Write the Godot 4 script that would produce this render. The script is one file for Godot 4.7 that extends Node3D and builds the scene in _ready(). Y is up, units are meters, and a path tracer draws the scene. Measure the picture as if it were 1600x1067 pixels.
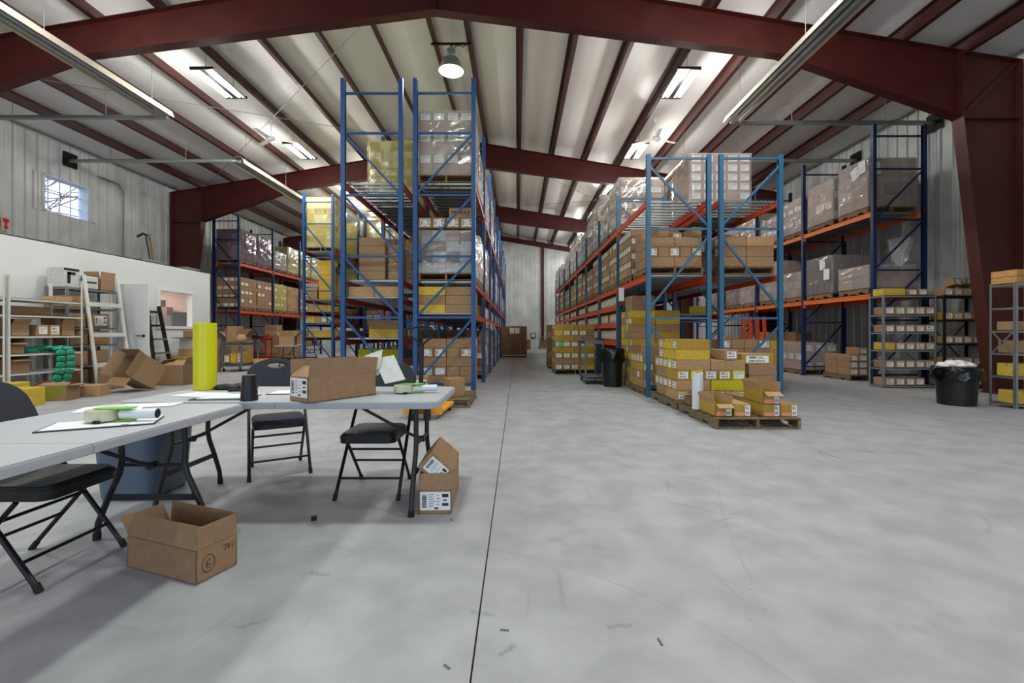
extends Node3D
# A steel-framed warehouse: x to the right, y up, the long aisle runs towards -z.
# d in the code below is the distance down the building, so z = -d.

var M := {}
var cache := {}
var used := {}
var rng := RandomNumberGenerator.new()

const RIDGE_X := -1.63
const HALF := 11.6
const WALL_R := 9.97
const WALL_L := -13.23
const BACK_D := 34.0
const FRONT_D := -6.0
const EAVE := 6.52

# ---------------------------------------------------------------- mesh builder
class MB:
	var v := PackedVector3Array()
	var n := PackedVector3Array()
	var uv := PackedVector2Array()
	var ix := PackedInt32Array()
	func tri(a: Vector3, b: Vector3, c: Vector3):
		var nn := (b - a).cross(c - a).normalized()
		var s := v.size()
		v.append_array([a, b, c]); n.append_array([nn, nn, nn])
		uv.append_array([Vector2(0, 1), Vector2(1, 1), Vector2(1, 0)])
		ix.append_array([s, s + 2, s + 1])
	# corners run counter-clockwise seen from outside
	func quad(a: Vector3, b: Vector3, c: Vector3, e: Vector3):
		var nn := (b - a).cross(c - a)
		if nn.length() < 1e-12: nn = (c - a).cross(e - a)
		nn = nn.normalized()
		var s := v.size()
		v.append_array([a, b, c, e]); n.append_array([nn, nn, nn, nn])
		uv.append_array([Vector2(0, 1), Vector2(1, 1), Vector2(1, 0), Vector2(0, 0)])
		ix.append_array([s, s + 2, s + 1, s, s + 3, s + 2])
	func box(c: Vector3, s: Vector3, b := Basis.IDENTITY):
		var h := s * 0.5
		var p := []
		for k in 8: p.append(c + b * Vector3(h.x if k & 1 else -h.x, h.y if k & 2 else -h.y, h.z if k & 4 else -h.z))
		quad(p[4], p[5], p[7], p[6]); quad(p[1], p[0], p[2], p[3])
		quad(p[5], p[1], p[3], p[7]); quad(p[0], p[4], p[6], p[2])
		quad(p[6], p[7], p[3], p[2]); quad(p[0], p[1], p[5], p[4])
	# box with chamfered edges
	func cbox(c: Vector3, s: Vector3, e: float, b := Basis.IDENTITY):
		var h := s * 0.5
		for ax in 3:
			var a1 := (ax + 1) % 3
			var a2 := (ax + 2) % 3
			for sg in [-1.0, 1.0]:
				var q := []
				for t in [[-1, -1], [1, -1], [1, 1], [-1, 1]]:
					var p := Vector3.ZERO
					p[ax] = sg * h[ax]; p[a1] = t[0] * (h[a1] - e); p[a2] = t[1] * (h[a2] - e)
					q.append(c + b * p)
				if sg > 0: quad(q[0], q[1], q[2], q[3])
				else: quad(q[3], q[2], q[1], q[0])
			# edges parallel to ax
			for t in [[-1, -1], [1, -1], [1, 1], [-1, 1]]:
				var p0 := Vector3.ZERO
				p0[a1] = t[0] * h[a1]; p0[a2] = t[1] * (h[a2] - e)
				var p1 := Vector3.ZERO
				p1[a1] = t[0] * (h[a1] - e); p1[a2] = t[1] * h[a2]
				var u := Vector3.ZERO
				u[ax] = h[ax] - e
				if t[0] * t[1] > 0: quad(c + b * (p0 - u), c + b * (p1 - u), c + b * (p1 + u), c + b * (p0 + u)) if false else quad(c + b * (p0 + u), c + b * (p0 - u), c + b * (p1 - u), c + b * (p1 + u))
				else: quad(c + b * (p0 - u), c + b * (p0 + u), c + b * (p1 + u), c + b * (p1 - u))
	func bar(a: Vector3, b: Vector3, w: float, h: float, up := Vector3.UP):
		var z := (b - a).normalized()
		var x := up.cross(z)
		if x.length() < 1e-4: x = Vector3.RIGHT.cross(z)
		x = x.normalized()
		var y := z.cross(x)
		box((a + b) * 0.5, Vector3(w, h, (b - a).length()), Basis(x, y, z))
	func tube(pts: Array, r: float, seg := 8, caps := true):
		var rings := []
		var x := Vector3.ZERO
		for i in pts.size():
			var t: Vector3
			if i == 0: t = pts[1] - pts[0]
			elif i == pts.size() - 1: t = pts[i] - pts[i - 1]
			else: t = (pts[i] - pts[i - 1]).normalized() + (pts[i + 1] - pts[i]).normalized()
			t = t.normalized()
			if i == 0: x = (Vector3.UP if absf(t.y) < 0.9 else Vector3.RIGHT).cross(t).normalized()
			else: x = (x - t * x.dot(t)).normalized()
			var y := t.cross(x)
			var s := v.size()
			for k in seg + 1:
				var a := TAU * k / seg
				var dir := x * cos(a) + y * sin(a)
				v.append(pts[i] + dir * r); n.append(dir); uv.append(Vector2(float(k) / seg, i))
			rings.append(s)
		for i in pts.size() - 1:
			for k in seg:
				var a: int = rings[i] + k
				var b: int = rings[i + 1] + k
				ix.append_array([a, b, a + 1, a + 1, b, b + 1])
		if caps:
			for e in [0, pts.size() - 1]:
				var s2: int = rings[e]
				var cs := v.size()
				var nn: Vector3 = (pts[0] - pts[1]).normalized() if e == 0 else (pts[e] - pts[e - 1]).normalized()
				for k in seg: v.append(v[s2 + k]); n.append(nn); uv.append(Vector2.ZERO)
				for k in range(1, seg - 1):
					if e == 0: ix.append_array([cs, cs + k, cs + k + 1])
					else: ix.append_array([cs, cs + k + 1, cs + k])
	# profile: [radius, height] pairs from bottom to top; squash < 1 gives rounded squares through the power
	func lathe(prof: Array, seg := 20, c := Vector3.ZERO, wob := 0.0, power := 2.0):
		var st := v.size()
		for i in prof.size():
			for k in seg + 1:
				var a := TAU * k / seg
				var rr: float = prof[i][0]
				if power > 2.0: rr /= pow(pow(absf(cos(a)), power) + pow(absf(sin(a)), power), 1.0 / power)
				if wob > 0.0 and prof[i].size() > 2: rr += wob * prof[i][2] * (sin(a * 7.0 + i * 1.3) * 0.5 + sin(a * 13.0 - i * 2.1) * 0.5)
				v.append(c + Vector3(cos(a) * rr, prof[i][1], sin(a) * rr)); n.append(Vector3.ZERO); uv.append(Vector2(float(k) / seg, float(i) / prof.size()))
		for i in prof.size() - 1:
			for k in seg:
				var p := st + i * (seg + 1) + k
				var q := p + seg + 1
				ix.append_array([p, p + 1, q, p + 1, q + 1, q])
				var fn := (v[p + 1] - v[p] + v[q + 1] - v[q]).cross(v[q] - v[p] + v[q + 1] - v[p + 1])
				fn = -fn
				for w in [p, p + 1, q, q + 1]: n[w] += fn
		for i in prof.size():
			var a0 := st + i * (seg + 1)
			var sm := n[a0] + n[a0 + seg]
			n[a0] = sm; n[a0 + seg] = sm
		for i in range(st, v.size()): n[i] = n[i].normalized() if n[i].length() > 0 else Vector3.UP
	func disc(c: Vector3, r: float, up: Vector3, seg := 16):
		var x := (Vector3.RIGHT if absf(up.y) > 0.7 else Vector3.UP).cross(up).normalized()
		var y := up.cross(x)
		for k in seg:
			var a := TAU * k / seg
			var b := TAU * (k + 1) / seg
			tri(c, c + (x * cos(a) + y * sin(a)) * r, c + (x * cos(b) + y * sin(b)) * r)
	# flat outline in the plane (x, y of frame), extruded along frame z from 0 to depth
	func prism(poly: PackedVector2Array, depth: float, f := Transform3D.IDENTITY):
		var p := poly
		if Geometry2D.is_polygon_clockwise(p): p.reverse()
		var t := Geometry2D.triangulate_polygon(p)
		for i in range(0, t.size(), 3):
			var a := p[t[i]]; var b := p[t[i + 1]]; var c := p[t[i + 2]]
			if (b - a).cross(c - a) < 0.0:
				var w := b; b = c; c = w
			tri(f * Vector3(a.x, a.y, depth), f * Vector3(b.x, b.y, depth), f * Vector3(c.x, c.y, depth))
			tri(f * Vector3(a.x, a.y, 0), f * Vector3(c.x, c.y, 0), f * Vector3(b.x, b.y, 0))
		for i in p.size():
			var a := p[i]; var b := p[(i + 1) % p.size()]
			if a.distance_to(b) < 1e-6: continue
			quad(f * Vector3(a.x, a.y, 0), f * Vector3(b.x, b.y, 0), f * Vector3(b.x, b.y, depth), f * Vector3(a.x, a.y, depth))
	func arrays() -> Array:
		var a := []
		a.resize(Mesh.ARRAY_MAX)
		a[Mesh.ARRAY_VERTEX] = v; a[Mesh.ARRAY_NORMAL] = n; a[Mesh.ARRAY_TEX_UV] = uv; a[Mesh.ARRAY_INDEX] = ix
		return a
	func mesh(mat: Material = null) -> ArrayMesh:
		var m := ArrayMesh.new()
		m.add_surface_from_arrays(Mesh.PRIMITIVE_TRIANGLES, arrays())
		if mat: m.surface_set_material(0, mat)
		return m

# ---------------------------------------------------------------- scene helpers
func v3(x: float, y: float, d: float) -> Vector3: return Vector3(x, y, -d)

func numbered(called: String) -> String:
	used[called] = used.get(called, -1) + 1
	return called if used[called] == 0 else "%s_%03d" % [called, used[called]]

func tag(o: Node, label: String, category: String, group := ""):
	o.set_meta("label", label); o.set_meta("category", category)
	if group: o.set_meta("group", group)

func thing(called: String, label: String, category: String, at := Vector3.ZERO, yaw := 0.0, group := "") -> Node3D:
	var o := Node3D.new()
	o.name = numbered(called)
	add_child(o)
	o.position = at; o.rotation.y = yaw
	tag(o, label, category, group)
	return o

func single(called: String, m: Mesh, label: String, category: String, at := Vector3.ZERO, yaw := 0.0, group := "") -> MeshInstance3D:
	var o := MeshInstance3D.new()
	o.name = numbered(called); o.mesh = m
	add_child(o)
	o.position = at; o.rotation.y = yaw
	tag(o, label, category, group)
	return o

func part(parent: Node, called: String, m: Mesh, at := Vector3.ZERO, b := Basis.IDENTITY) -> MeshInstance3D:
	var o := MeshInstance3D.new()
	o.name = called; o.mesh = m
	parent.add_child(o, true)
	o.transform = Transform3D(b, at)
	return o

func struct(called: String, m: Mesh, label: String, category := "") -> Node3D:
	var o: Node3D
	if m:
		var mi := MeshInstance3D.new()
		mi.mesh = m
		o = mi
	else: o = Node3D.new()
	o.name = numbered(called)
	add_child(o)
	o.set_meta("kind", "structure"); o.set_meta("label", label); o.set_meta("category", category if category else called.split("_")[0])
	return o

func ordinal(k: int) -> String:
	return ["first", "second", "third", "fourth", "fifth", "sixth", "seventh", "eighth", "ninth", "tenth", "eleventh", "twelfth"][k]

# ---------------------------------------------------------------- materials
func mat(called: String, c: Color, rough := 0.6, metal := 0.0) -> StandardMaterial3D:
	var m := StandardMaterial3D.new()
	m.albedo_color = c; m.roughness = rough; m.metallic = metal
	m.resource_name = called
	M[called] = m
	return m

func noise_tex(freq: float, lo: Color, hi: Color, seedv := 1, size := 512, oct := 4, normal := false, bump := 4.0) -> NoiseTexture2D:
	var f := FastNoiseLite.new()
	f.noise_type = FastNoiseLite.TYPE_SIMPLEX_SMOOTH
	f.frequency = freq; f.seed = seedv; f.fractal_octaves = oct
	var t := NoiseTexture2D.new()
	t.width = size; t.height = size; t.seamless = true; t.noise = f
	if normal:
		t.as_normal_map = true; t.bump_strength = bump
	else:
		var g := Gradient.new()
		g.set_color(0, lo); g.set_color(1, hi)
		t.color_ramp = g
	return t

func grain(m: StandardMaterial3D, t: Texture2D, scale: float, world := true):
	m.albedo_texture = t
	m.uv1_triplanar = true; m.uv1_world_triplanar = world
	m.uv1_scale = Vector3.ONE * scale

func label_image(kind: int) -> ImageTexture:
	var im := Image.create(96, 72, false, Image.FORMAT_RGB8)
	im.fill(Color(0.9, 0.9, 0.89))
	var r := RandomNumberGenerator.new()
	r.seed = 40 + kind
	var ink := Color(0.12, 0.13, 0.16)
	if kind == 0:      # address label: bar code at one side, lines of print, black blocks
		var y := 10
		while y < 60:
			var h := r.randi_range(1, 3)
			im.fill_rect(Rect2i(6, y, 15, h), ink)
			y += h + r.randi_range(1, 2)
		for k in 6: im.fill_rect(Rect2i(27, 9 + k * 9, r.randi_range(12, 22), 3), Color(0.45, 0.46, 0.5))
		for k in 4: im.fill_rect(Rect2i(53, 12 + k * 12, r.randi_range(6, 11), 3), Color(0.4, 0.4, 0.45))
		im.fill_rect(Rect2i(70, 8, 20, 13), ink); im.fill_rect(Rect2i(73, 30, 12, 5), ink); im.fill_rect(Rect2i(70, 44, 20, 11), ink); im.fill_rect(Rect2i(46, 61, 12, 7), ink)
	elif kind == 1:    # product label: heading and a few lines
		im.fill_rect(Rect2i(8, 10, 60, 6), Color(0.3, 0.31, 0.36))
		for k in 5: im.fill_rect(Rect2i(8, 24 + k * 8, r.randi_range(30, 78), 3), Color(0.5, 0.52, 0.58))
		for k in 14: im.fill_rect(Rect2i(70 + k, 8, 1, 10 if k % 3 else 0), ink)
	else:              # upright label with a logo patch and bar code at the foot
		im.fill_rect(Rect2i(14, 8, 30, 20), Color(0.42, 0.46, 0.56))
		for k in 4: im.fill_rect(Rect2i(50, 9 + k * 7, r.randi_range(20, 38), 3), Color(0.4, 0.42, 0.48))
		var x := 14
		while x < 80:
			var w := r.randi_range(1, 3)
			im.fill_rect(Rect2i(x, 44, w, 18), ink)
			x += w + r.randi_range(1, 3)
	return ImageTexture.create_from_image(im)

func make_materials():
	var m: StandardMaterial3D
	m = mat("maroon_steel", Color(0.29, 0.105, 0.095), 0.55)
	m.metallic_specular = 0.35
	grain(m, noise_tex(0.012, Color(0.86, 0.86, 0.86), Color(1, 1, 1), 3, 256), 0.5)
	mat("purlin_red", Color(0.245, 0.11, 0.09), 0.5)
	m = mat("insulation", Color(0.89, 0.89, 0.885), 0.38)
	m.normal_enabled = true
	m.normal_texture = noise_tex(0.02, Color.BLACK, Color.WHITE, 9, 512, 3, true, 2.0)
	m.normal_scale = 0.5
	m.uv1_triplanar = true; m.uv1_world_triplanar = true; m.uv1_scale = Vector3(0.25, 1, 1.1)
	m = mat("liner_panel", Color(0.80, 0.815, 0.81), 0.36)
	grain(m, noise_tex(0.01, Color(0.84, 0.84, 0.84), Color(1, 1, 1), 12, 256), 0.35)
	mat("steel_column_paint", Color(0.30, 0.115, 0.095), 0.55)
	mat("partition_paint", Color(0.83, 0.84, 0.84), 0.75)
	mat("office_pink", Color(0.86, 0.76, 0.73), 0.8)
	mat("white_paint", Color(0.86, 0.87, 0.87), 0.45)
	mat("galvanised", Color(0.62, 0.64, 0.65), 0.36, 0.75)
	mat("pipe_grey", Color(0.60, 0.62, 0.62), 0.4, 0.5)
	mat("heater_reflector", Color(0.80, 0.78, 0.71), 0.32, 0.55)
	mat("rod_steel", Color(0.55, 0.55, 0.54), 0.5, 0.4)
	mat("blue_royal", Color(0.05, 0.275, 0.50), 0.42)
	mat("blue_light", Color(0.19, 0.39, 0.53), 0.42)
	mat("blue_navy", Color(0.06, 0.15, 0.32), 0.42)
	mat("beam_red", Color(0.60, 0.20, 0.12), 0.5)
	mat("beam_orange", Color(0.83, 0.30, 0.13), 0.5)
	mat("beam_orange_bright", Color(0.88, 0.42, 0.16), 0.5)
	mat("shelf_white", Color(0.82, 0.82, 0.80), 0.5)
	mat("shelf_grey", Color(0.53, 0.55, 0.55), 0.45, 0.3)
	mat("shelf_black", Color(0.10, 0.10, 0.11), 0.5)
	var kraft := noise_tex(0.03, Color(0.86, 0.86, 0.86), Color(1.0, 1.0, 1.0), 21, 256)
	for c in [["kraft", Color(0.635, 0.50, 0.37)], ["kraft_dark", Color(0.51, 0.39, 0.275)], ["kraft_light", Color(0.72, 0.575, 0.41)], ["ochre", Color(0.71, 0.565, 0.21)], ["kraft_inside", Color(0.57, 0.44, 0.31)], ["bright_yellow_card", Color(0.80, 0.76, 0.10)], ["white_card", Color(0.82, 0.82, 0.81)], ["yellow_card", Color(0.83, 0.70, 0.25)]]:
		m = mat(c[0], c[1], 0.8)
		grain(m, kraft, 2.0)
	mat("packing_tape", Color(0.66, 0.52, 0.36), 0.25)
	for k in 3:
		m = mat("label_%d" % k, Color.WHITE, 0.6)
		m.albedo_texture = label_image(k)
	mat("sticker_pink", Color(0.90, 0.56, 0.45), 0.6)
	mat("sticker_green", Color(0.25, 0.72, 0.38), 0.6)
	m = mat("pallet_wood", Color(0.60, 0.48, 0.33), 0.85)
	grain(m, noise_tex(0.05, Color(0.65, 0.65, 0.65), Color(1, 1, 1), 31, 256), 1.5)
	m = mat("pallet_wood_old", Color(0.56, 0.47, 0.35), 0.85)
	grain(m, noise_tex(0.05, Color(0.6, 0.6, 0.6), Color(1, 1, 1), 32, 256), 1.5)
	m = mat("board_wood", Color(0.78, 0.58, 0.33), 0.7)
	grain(m, noise_tex(0.04, Color(0.8, 0.8, 0.8), Color(1, 1, 1), 33, 256), 1.2)
	for c in [["film_clear", Color(0.90, 0.905, 0.92, 0.27)], ["film_yellow", Color(0.88, 0.86, 0.48, 0.40)], ["film_purple", Color(0.50, 0.44, 0.54, 0.55)], ["film_grey", Color(0.62, 0.63, 0.66, 0.36)]]:
		m = mat(c[0], c[1], 0.16)
		m.transparency = BaseMaterial3D.TRANSPARENCY_ALPHA
		m.cull_mode = BaseMaterial3D.CULL_DISABLED
		m.metallic_specular = 0.7
	mat("table_plastic", Color(0.645, 0.65, 0.675), 0.5)
	mat("table_leg", Color(0.17, 0.17, 0.175), 0.42, 0.3)
	mat("chair_frame", Color(0.075, 0.078, 0.085), 0.4, 0.2)
	mat("seat_vinyl", Color(0.055, 0.055, 0.06), 0.45)
	m = mat("seat_fabric", Color(1, 1, 1), 0.9)
	var im := Image.create(32, 32, false, Image.FORMAT_RGB8)
	for y in 32:
		for x in 32:
			im.set_pixel(x, y, Color(0.30, 0.31, 0.37) if (x % 8 < 2 and (y + x / 8 * 4) % 8 < 5) else Color(0.135, 0.14, 0.18))
	grain(m, ImageTexture.create_from_image(im), 22.0, false)
	mat("black_plastic", Color(0.05, 0.052, 0.055), 0.45)
	mat("black_bag", Color(0.02, 0.02, 0.022), 0.22)
	mat("blue_bin", Color(0.34, 0.39, 0.45), 0.5)
	mat("yellow_film_roll", Color(0.80, 0.79, 0.07), 0.35)
	mat("white_film_roll", Color(0.82, 0.83, 0.85), 0.25)
	mat("jack_yellow", Color(0.86, 0.60, 0.10), 0.45)
	mat("rubber", Color(0.03, 0.03, 0.03), 0.7)
	mat("dark_metal", Color(0.10, 0.10, 0.11), 0.4, 0.5)
	mat("red_paint", Color(0.62, 0.07, 0.07), 0.4)
	mat("cart_grey", Color(0.36, 0.385, 0.40), 0.5)
	mat("green_film", Color(0.10, 0.55, 0.43), 0.2)
	mat("green_plastic", Color(0.48, 0.76, 0.16), 0.35)
	mat("bucket_green", Color(0.10, 0.65, 0.18), 0.4)
	mat("tape_cream", Color(0.78, 0.77, 0.66), 0.25)
	mat("paper", Color(0.88, 0.885, 0.90), 0.8)
	mat("ink", Color(0.05, 0.045, 0.05), 0.7)
	mat("clipboard", Color(0.12, 0.10, 0.11), 0.5)
	mat("sign_red", Color(0.72, 0.13, 0.10), 0.5)
	mat("sign_white", Color(0.80, 0.70, 0.66), 0.6)
	mat("stripe_green", Color(0.50, 0.53, 0.12), 0.7)
	mat("dark_blue_print", Color(0.10, 0.11, 0.22), 0.4)
	mat("window_white", Color(0.78, 0.80, 0.84), 0.5)
	mat("joint_dark", Color(0.30, 0.30, 0.30), 0.95)
	mat("desk_panel", Color(0.45, 0.42, 0.42), 0.8)
	mat("picture_dark", Color(0.20, 0.13, 0.12), 0.5)
	mat("ground_outside", Color(0.45, 0.45, 0.44), 0.9)
	mat("lamp_housing", Color(0.62, 0.64, 0.64), 0.4, 0.3)
	m = mat("glass", Color(0.9, 0.95, 1.0, 0.08), 0.03)
	m.transparency = BaseMaterial3D.TRANSPARENCY_ALPHA
	m = mat("tube_glow", Color(1, 1, 1), 0.5)
	m.emission_enabled = true; m.emission = Color(1.0, 0.985, 0.95); m.emission_energy_multiplier = 5.0
	m = mat("lens_glow", Color(1, 1, 1), 0.5)
	m.emission_enabled = true; m.emission = Color(0.96, 1.0, 0.95); m.emission_energy_multiplier = 4.0
	# concrete floor
	m = mat("concrete", Color(0.655, 0.655, 0.665), 0.62)
	grain(m, noise_tex(0.012, Color(0.85, 0.85, 0.855), Color(1, 1, 1), 41, 1024, 7), 0.2)
	m.detail_enabled = true
	m.detail_blend_mode = BaseMaterial3D.BLEND_MODE_MIX
	m.detail_uv_layer = BaseMaterial3D.DETAIL_UV_2
	m.detail_albedo = scuff_image()

# tyre scuffs, stains and hairline cracks of the slab, drawn over 16 x 16 m of floor
func scuff_image() -> ImageTexture:
	var n := 2048
	var im := Image.create(n, n, false, Image.FORMAT_RGBA8)
	im.fill(Color(0.4, 0.4, 0.4, 0.0))
	var r := RandomNumberGenerator.new()
	r.seed = 77
	var dab := func(x: float, y: float, rad: float, c: Color):
		for j in range(int(y - rad), int(y + rad) + 1):
			for i in range(int(x - rad), int(x + rad) + 1):
				if i < 0 or j < 0 or i >= n or j >= n: continue
				var q := Vector2(i - x, j - y).length() / rad
				if q < 1.0:
					var o := im.get_pixel(i, j)
					var a := c.a * (1.0 - q)
					if a > o.a: im.set_pixel(i, j, Color(c.r, c.g, c.b, a))
	for k in 520:      # short rubber scuffs, many of them curved
		var p := Vector2(r.randf() * n, r.randf() * n)
		var a := r.randf() * TAU if r.randf() < 0.5 else r.randf_range(-0.4, 0.4) + PI / 2
		var bend := r.randf_range(-0.03, 0.03)
		var ln := int(r.randf_range(8, 70))
		var al := r.randf_range(0.12, 0.5)
		var wd := r.randf_range(1.0, 2.4)
		for s in ln:
			dab.call(p.x, p.y, wd, Color(0.30, 0.31, 0.34, al * sin(PI * (s + 1.0) / (ln + 1.0))))
			p += Vector2(cos(a), sin(a)) * 1.5
			a += bend
	for k in 46:       # long turning tracks of the pallet jack
		var p := Vector2(r.randf() * n, r.randf() * n)
		var a := r.randf() * TAU
		var bend := r.randf_range(-0.006, 0.006)
		for s in int(r.randf_range(120, 420)):
			dab.call(p.x, p.y, 1.3, Color(0.38, 0.38, 0.39, 0.2 + 0.08 * sin(s * 0.1)))
			p += Vector2(cos(a), sin(a)) * 1.2
			a += bend
	for k in 170:       # stains
		var p := Vector2(r.randf() * n, r.randf() * n)
		for s in 10:
			dab.call(p.x + r.randfn() * 10, p.y + r.randfn() * 5, r.randf_range(3, 9), Color(0.36, 0.36, 0.38, r.randf_range(0.06, 0.24)))
	# single smears seen on the open floor: x, distance, length, direction
	for q in [[-1.085, 1.867, 0.12, 0.5], [-0.04, 1.71, 0.07, 0.7], [0.41, 1.85, 0.1, 0.05], [-0.15, 1.93, 0.09, -0.3], [-0.98, 2.25, 0.1, -0.2], [1.3, 2.9, 0.2, 0.4], [4.6, 4.2, 0.5, 0.2], [4.2, 3.9, 0.4, -0.3]]:
		var p0 := Vector2((q[0] + 5.0) / 16.0 * n, (14.0 - q[1]) / 16.0 * n)
		for s in 26:
			var o: float = (s / 25.0 - 0.5) * q[2] * 128.0
			dab.call(p0.x + cos(q[3]) * o + r.randfn() * 0.5, p0.y - sin(q[3]) * o + r.randfn() * 0.7, r.randf_range(0.9, 2.0), Color(0.27, 0.31, 0.37, r.randf_range(0.2, 0.6)))
	for k in 700:      # specks of grit
		dab.call(r.randf() * n, r.randf() * n, r.randf_range(0.8, 1.8), Color(0.2, 0.19, 0.18, r.randf_range(0.2, 0.6)))
	return ImageTexture.create_from_image(im)

# ---------------------------------------------------------------- main
func _ready():
	rng.seed = 2024
	# camera: level, 1.19 m above the floor, looking straight down the building, lens slightly shifted
	var cam := Camera3D.new()
	cam.name = "camera"
	add_child(cam)
	cam.position = Vector3(0, 1.19, 0)
	var near := 0.05
	cam.set_frustum(1067.0 / 711.0 * near, Vector2(-8.0 / 711.0 * near, -13.5 / 711.0 * near), near, 200.0)
	cam.current = true
	# sky: bright overcast day
	var env := Environment.new()
	var sky_m := ProceduralSkyMaterial.new()
	sky_m.sky_top_color = Color(0.66, 0.76, 0.90); sky_m.sky_horizon_color = Color(0.82, 0.87, 0.94)
	sky_m.ground_horizon_color = Color(0.70, 0.72, 0.74); sky_m.ground_bottom_color = Color(0.45, 0.45, 0.44)
	sky_m.sky_energy_multiplier = 1.8
	sky_m.sun_angle_max = 0.0
	var sky := Sky.new()
	sky.sky_material = sky_m
	env.background_mode = Environment.BG_SKY
	env.sky = sky
	env.tonemap_mode = Environment.TONE_MAPPER_LINEAR
	env.tonemap_exposure = 1.25
	env.sdfgi_enabled = true; env.ssao_enabled = true; env.ssil_enabled = true
	var we := WorldEnvironment.new()
	we.environment = env
	add_child(we)
	make_materials()
	build_lamps()
	build_shell()
	build_frames()
	build_office()
	build_heaters()
	build_racks()
	build_left_side()
	build_right_side()
	build_aisle()
	build_foreground()

const LAMP_ENERGY := 5.5

func strip_light(x: float, d: float, label: String):
	# high-bay fitting: two reflector trays of two tubes each, hung on wires under the purlins
	var y := 7.08
	var t := thing("strip_light", label, "ceiling light", v3(x, y, d), 0.0, "tube lights under the roof")
	for s in [-1.0, 1.0]:
		var mb := MB.new()
		mb.box(Vector3(s * 0.15, 0.035, 0), Vector3(0.17, 0.012, 1.22))
		for q in [-1.0, 1.0]: mb.box(Vector3(s * 0.15 + q * 0.085, 0.015, 0), Vector3(0.006, 0.05, 1.22), Basis(Vector3(0, 0, 1), q * 0.3))
		part(t, "reflector", mb.mesh(M.lamp_housing))
		for q in [-1.0, 1.0]:
			var tb := MB.new()
			tb.tube([Vector3(s * 0.15 + q * 0.045, 0.005, -0.59), Vector3(s * 0.15 + q * 0.045, 0.005, 0.59)], 0.013, 10)
			part(t, "tube", tb.mesh(M.tube_glow))
	var e := MB.new()
	for q in [-1.0, 1.0]: e.box(Vector3(0, 0.02, q * 0.635), Vector3(0.52, 0.06, 0.04))
	e.box(Vector3(0, 0.045, 0), Vector3(0.115, 0.05, 1.24))
	part(t, "housing", e.mesh(M.dark_metal))
	var roof: float = 8.44 - absf(x - RIDGE_X) / 6.0
	for q in [-1.0, 1.0]:
		var w := MB.new()
		w.tube([Vector3(0, 0.08, q * 0.5), Vector3(0, roof - y + 0.12, q * 0.5)], 0.006, 5)
		part(t, "hanger", w.mesh(M.rod_steel))
	var l := AreaLight3D.new()
	l.name = "tube_light"
	l.area_size = Vector2(0.46, 1.2)
	l.light_energy = LAMP_ENERGY
	l.light_color = Color(1.0, 0.99, 0.97)
	l.shadow_enabled = true
	l.area_range = 60.0
	t.add_child(l)
	l.position = Vector3(0, -0.03, 0)
	l.rotation.x = -PI / 2
	# bare tubes also throw light sideways
	var om := OmniLight3D.new()
	om.name = "tube_glow_light"
	om.light_energy = LAMP_ENERGY * 0.62
	om.light_color = l.light_color
	om.light_size = 0.15
	om.omni_range = 60.0
	om.omni_attenuation = 2.0
	om.shadow_enabled = true
	t.add_child(om)
	om.position = Vector3(0, -0.3, 0)

func bell_lamp(d: float, label: String):
	var y := 7.66
	var t := thing("bell_lamp", label, "ceiling light", v3(RIDGE_X, y, d), 0.0, "bell lamps along the ridge")
	var mb := MB.new()
	mb.lathe([[0.31, 0.0], [0.305, 0.03], [0.25, 0.17], [0.19, 0.29], [0.13, 0.34], [0.12, 0.35]], 28)
	part(t, "reflector", mb.mesh(M.lamp_housing))
	mb = MB.new()
	mb.lathe([[0.0, 0.35], [0.115, 0.35], [0.115, 0.52], [0.09, 0.55], [0.0, 0.55]], 16)
	part(t, "ballast", mb.mesh(M.lamp_housing))
	mb = MB.new()
	mb.lathe([[0.0, -0.06], [0.1, -0.052], [0.2, -0.03], [0.27, -0.012], [0.302, 0.002]], 28)
	part(t, "lens", mb.mesh(M.lens_glow))
	mb = MB.new()
	mb.tube([Vector3(0, 0.54, 0), Vector3(0, 0.66, 0)], 0.02, 8)
	mb.box(Vector3(0, 0.68, 0), Vector3(1.0, 0.045, 0.045))
	part(t, "hanger_bar", mb.mesh(M.dark_metal))
	mb = MB.new()
	mb.tube([Vector3(0.04, 0.55, 0), Vector3(0.12, 0.62, 0.02), Vector3(0.2, 0.64, 0), Vector3(0.3, 0.6, 0), Vector3(0.38, 0.66, 0)], 0.01, 6)
	part(t, "cord", mb.mesh(M.rubber))
	var l := SpotLight3D.new()
	l.light_energy = 18.0
	l.light_color = Color(0.93, 1.0, 0.94)
	l.spot_angle = 82.0
	l.light_size = 0.28
	l.spot_range = 60.0
	l.shadow_enabled = true
	t.add_child(l)
	l.position = Vector3(0, -0.12, 0)
	l.rotation.x = -PI / 2

func build_lamps():
	for k in 9:
		var d := -1.2 + 4.0 * k
		for x in [3.85, -7.05]:
			var where := "over the right-hand racks" if x > 0 else "over the left-hand racks"
			strip_light(x, d, "four-tube strip light %s, %s from the front wall" % [where, ordinal(k)])
	for k in 4:
		bell_lamp(2.9 + 8.36 * k, "grey bell-shaped high-bay lamp under the ridge, %s steel bay" % ordinal(k))

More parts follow.
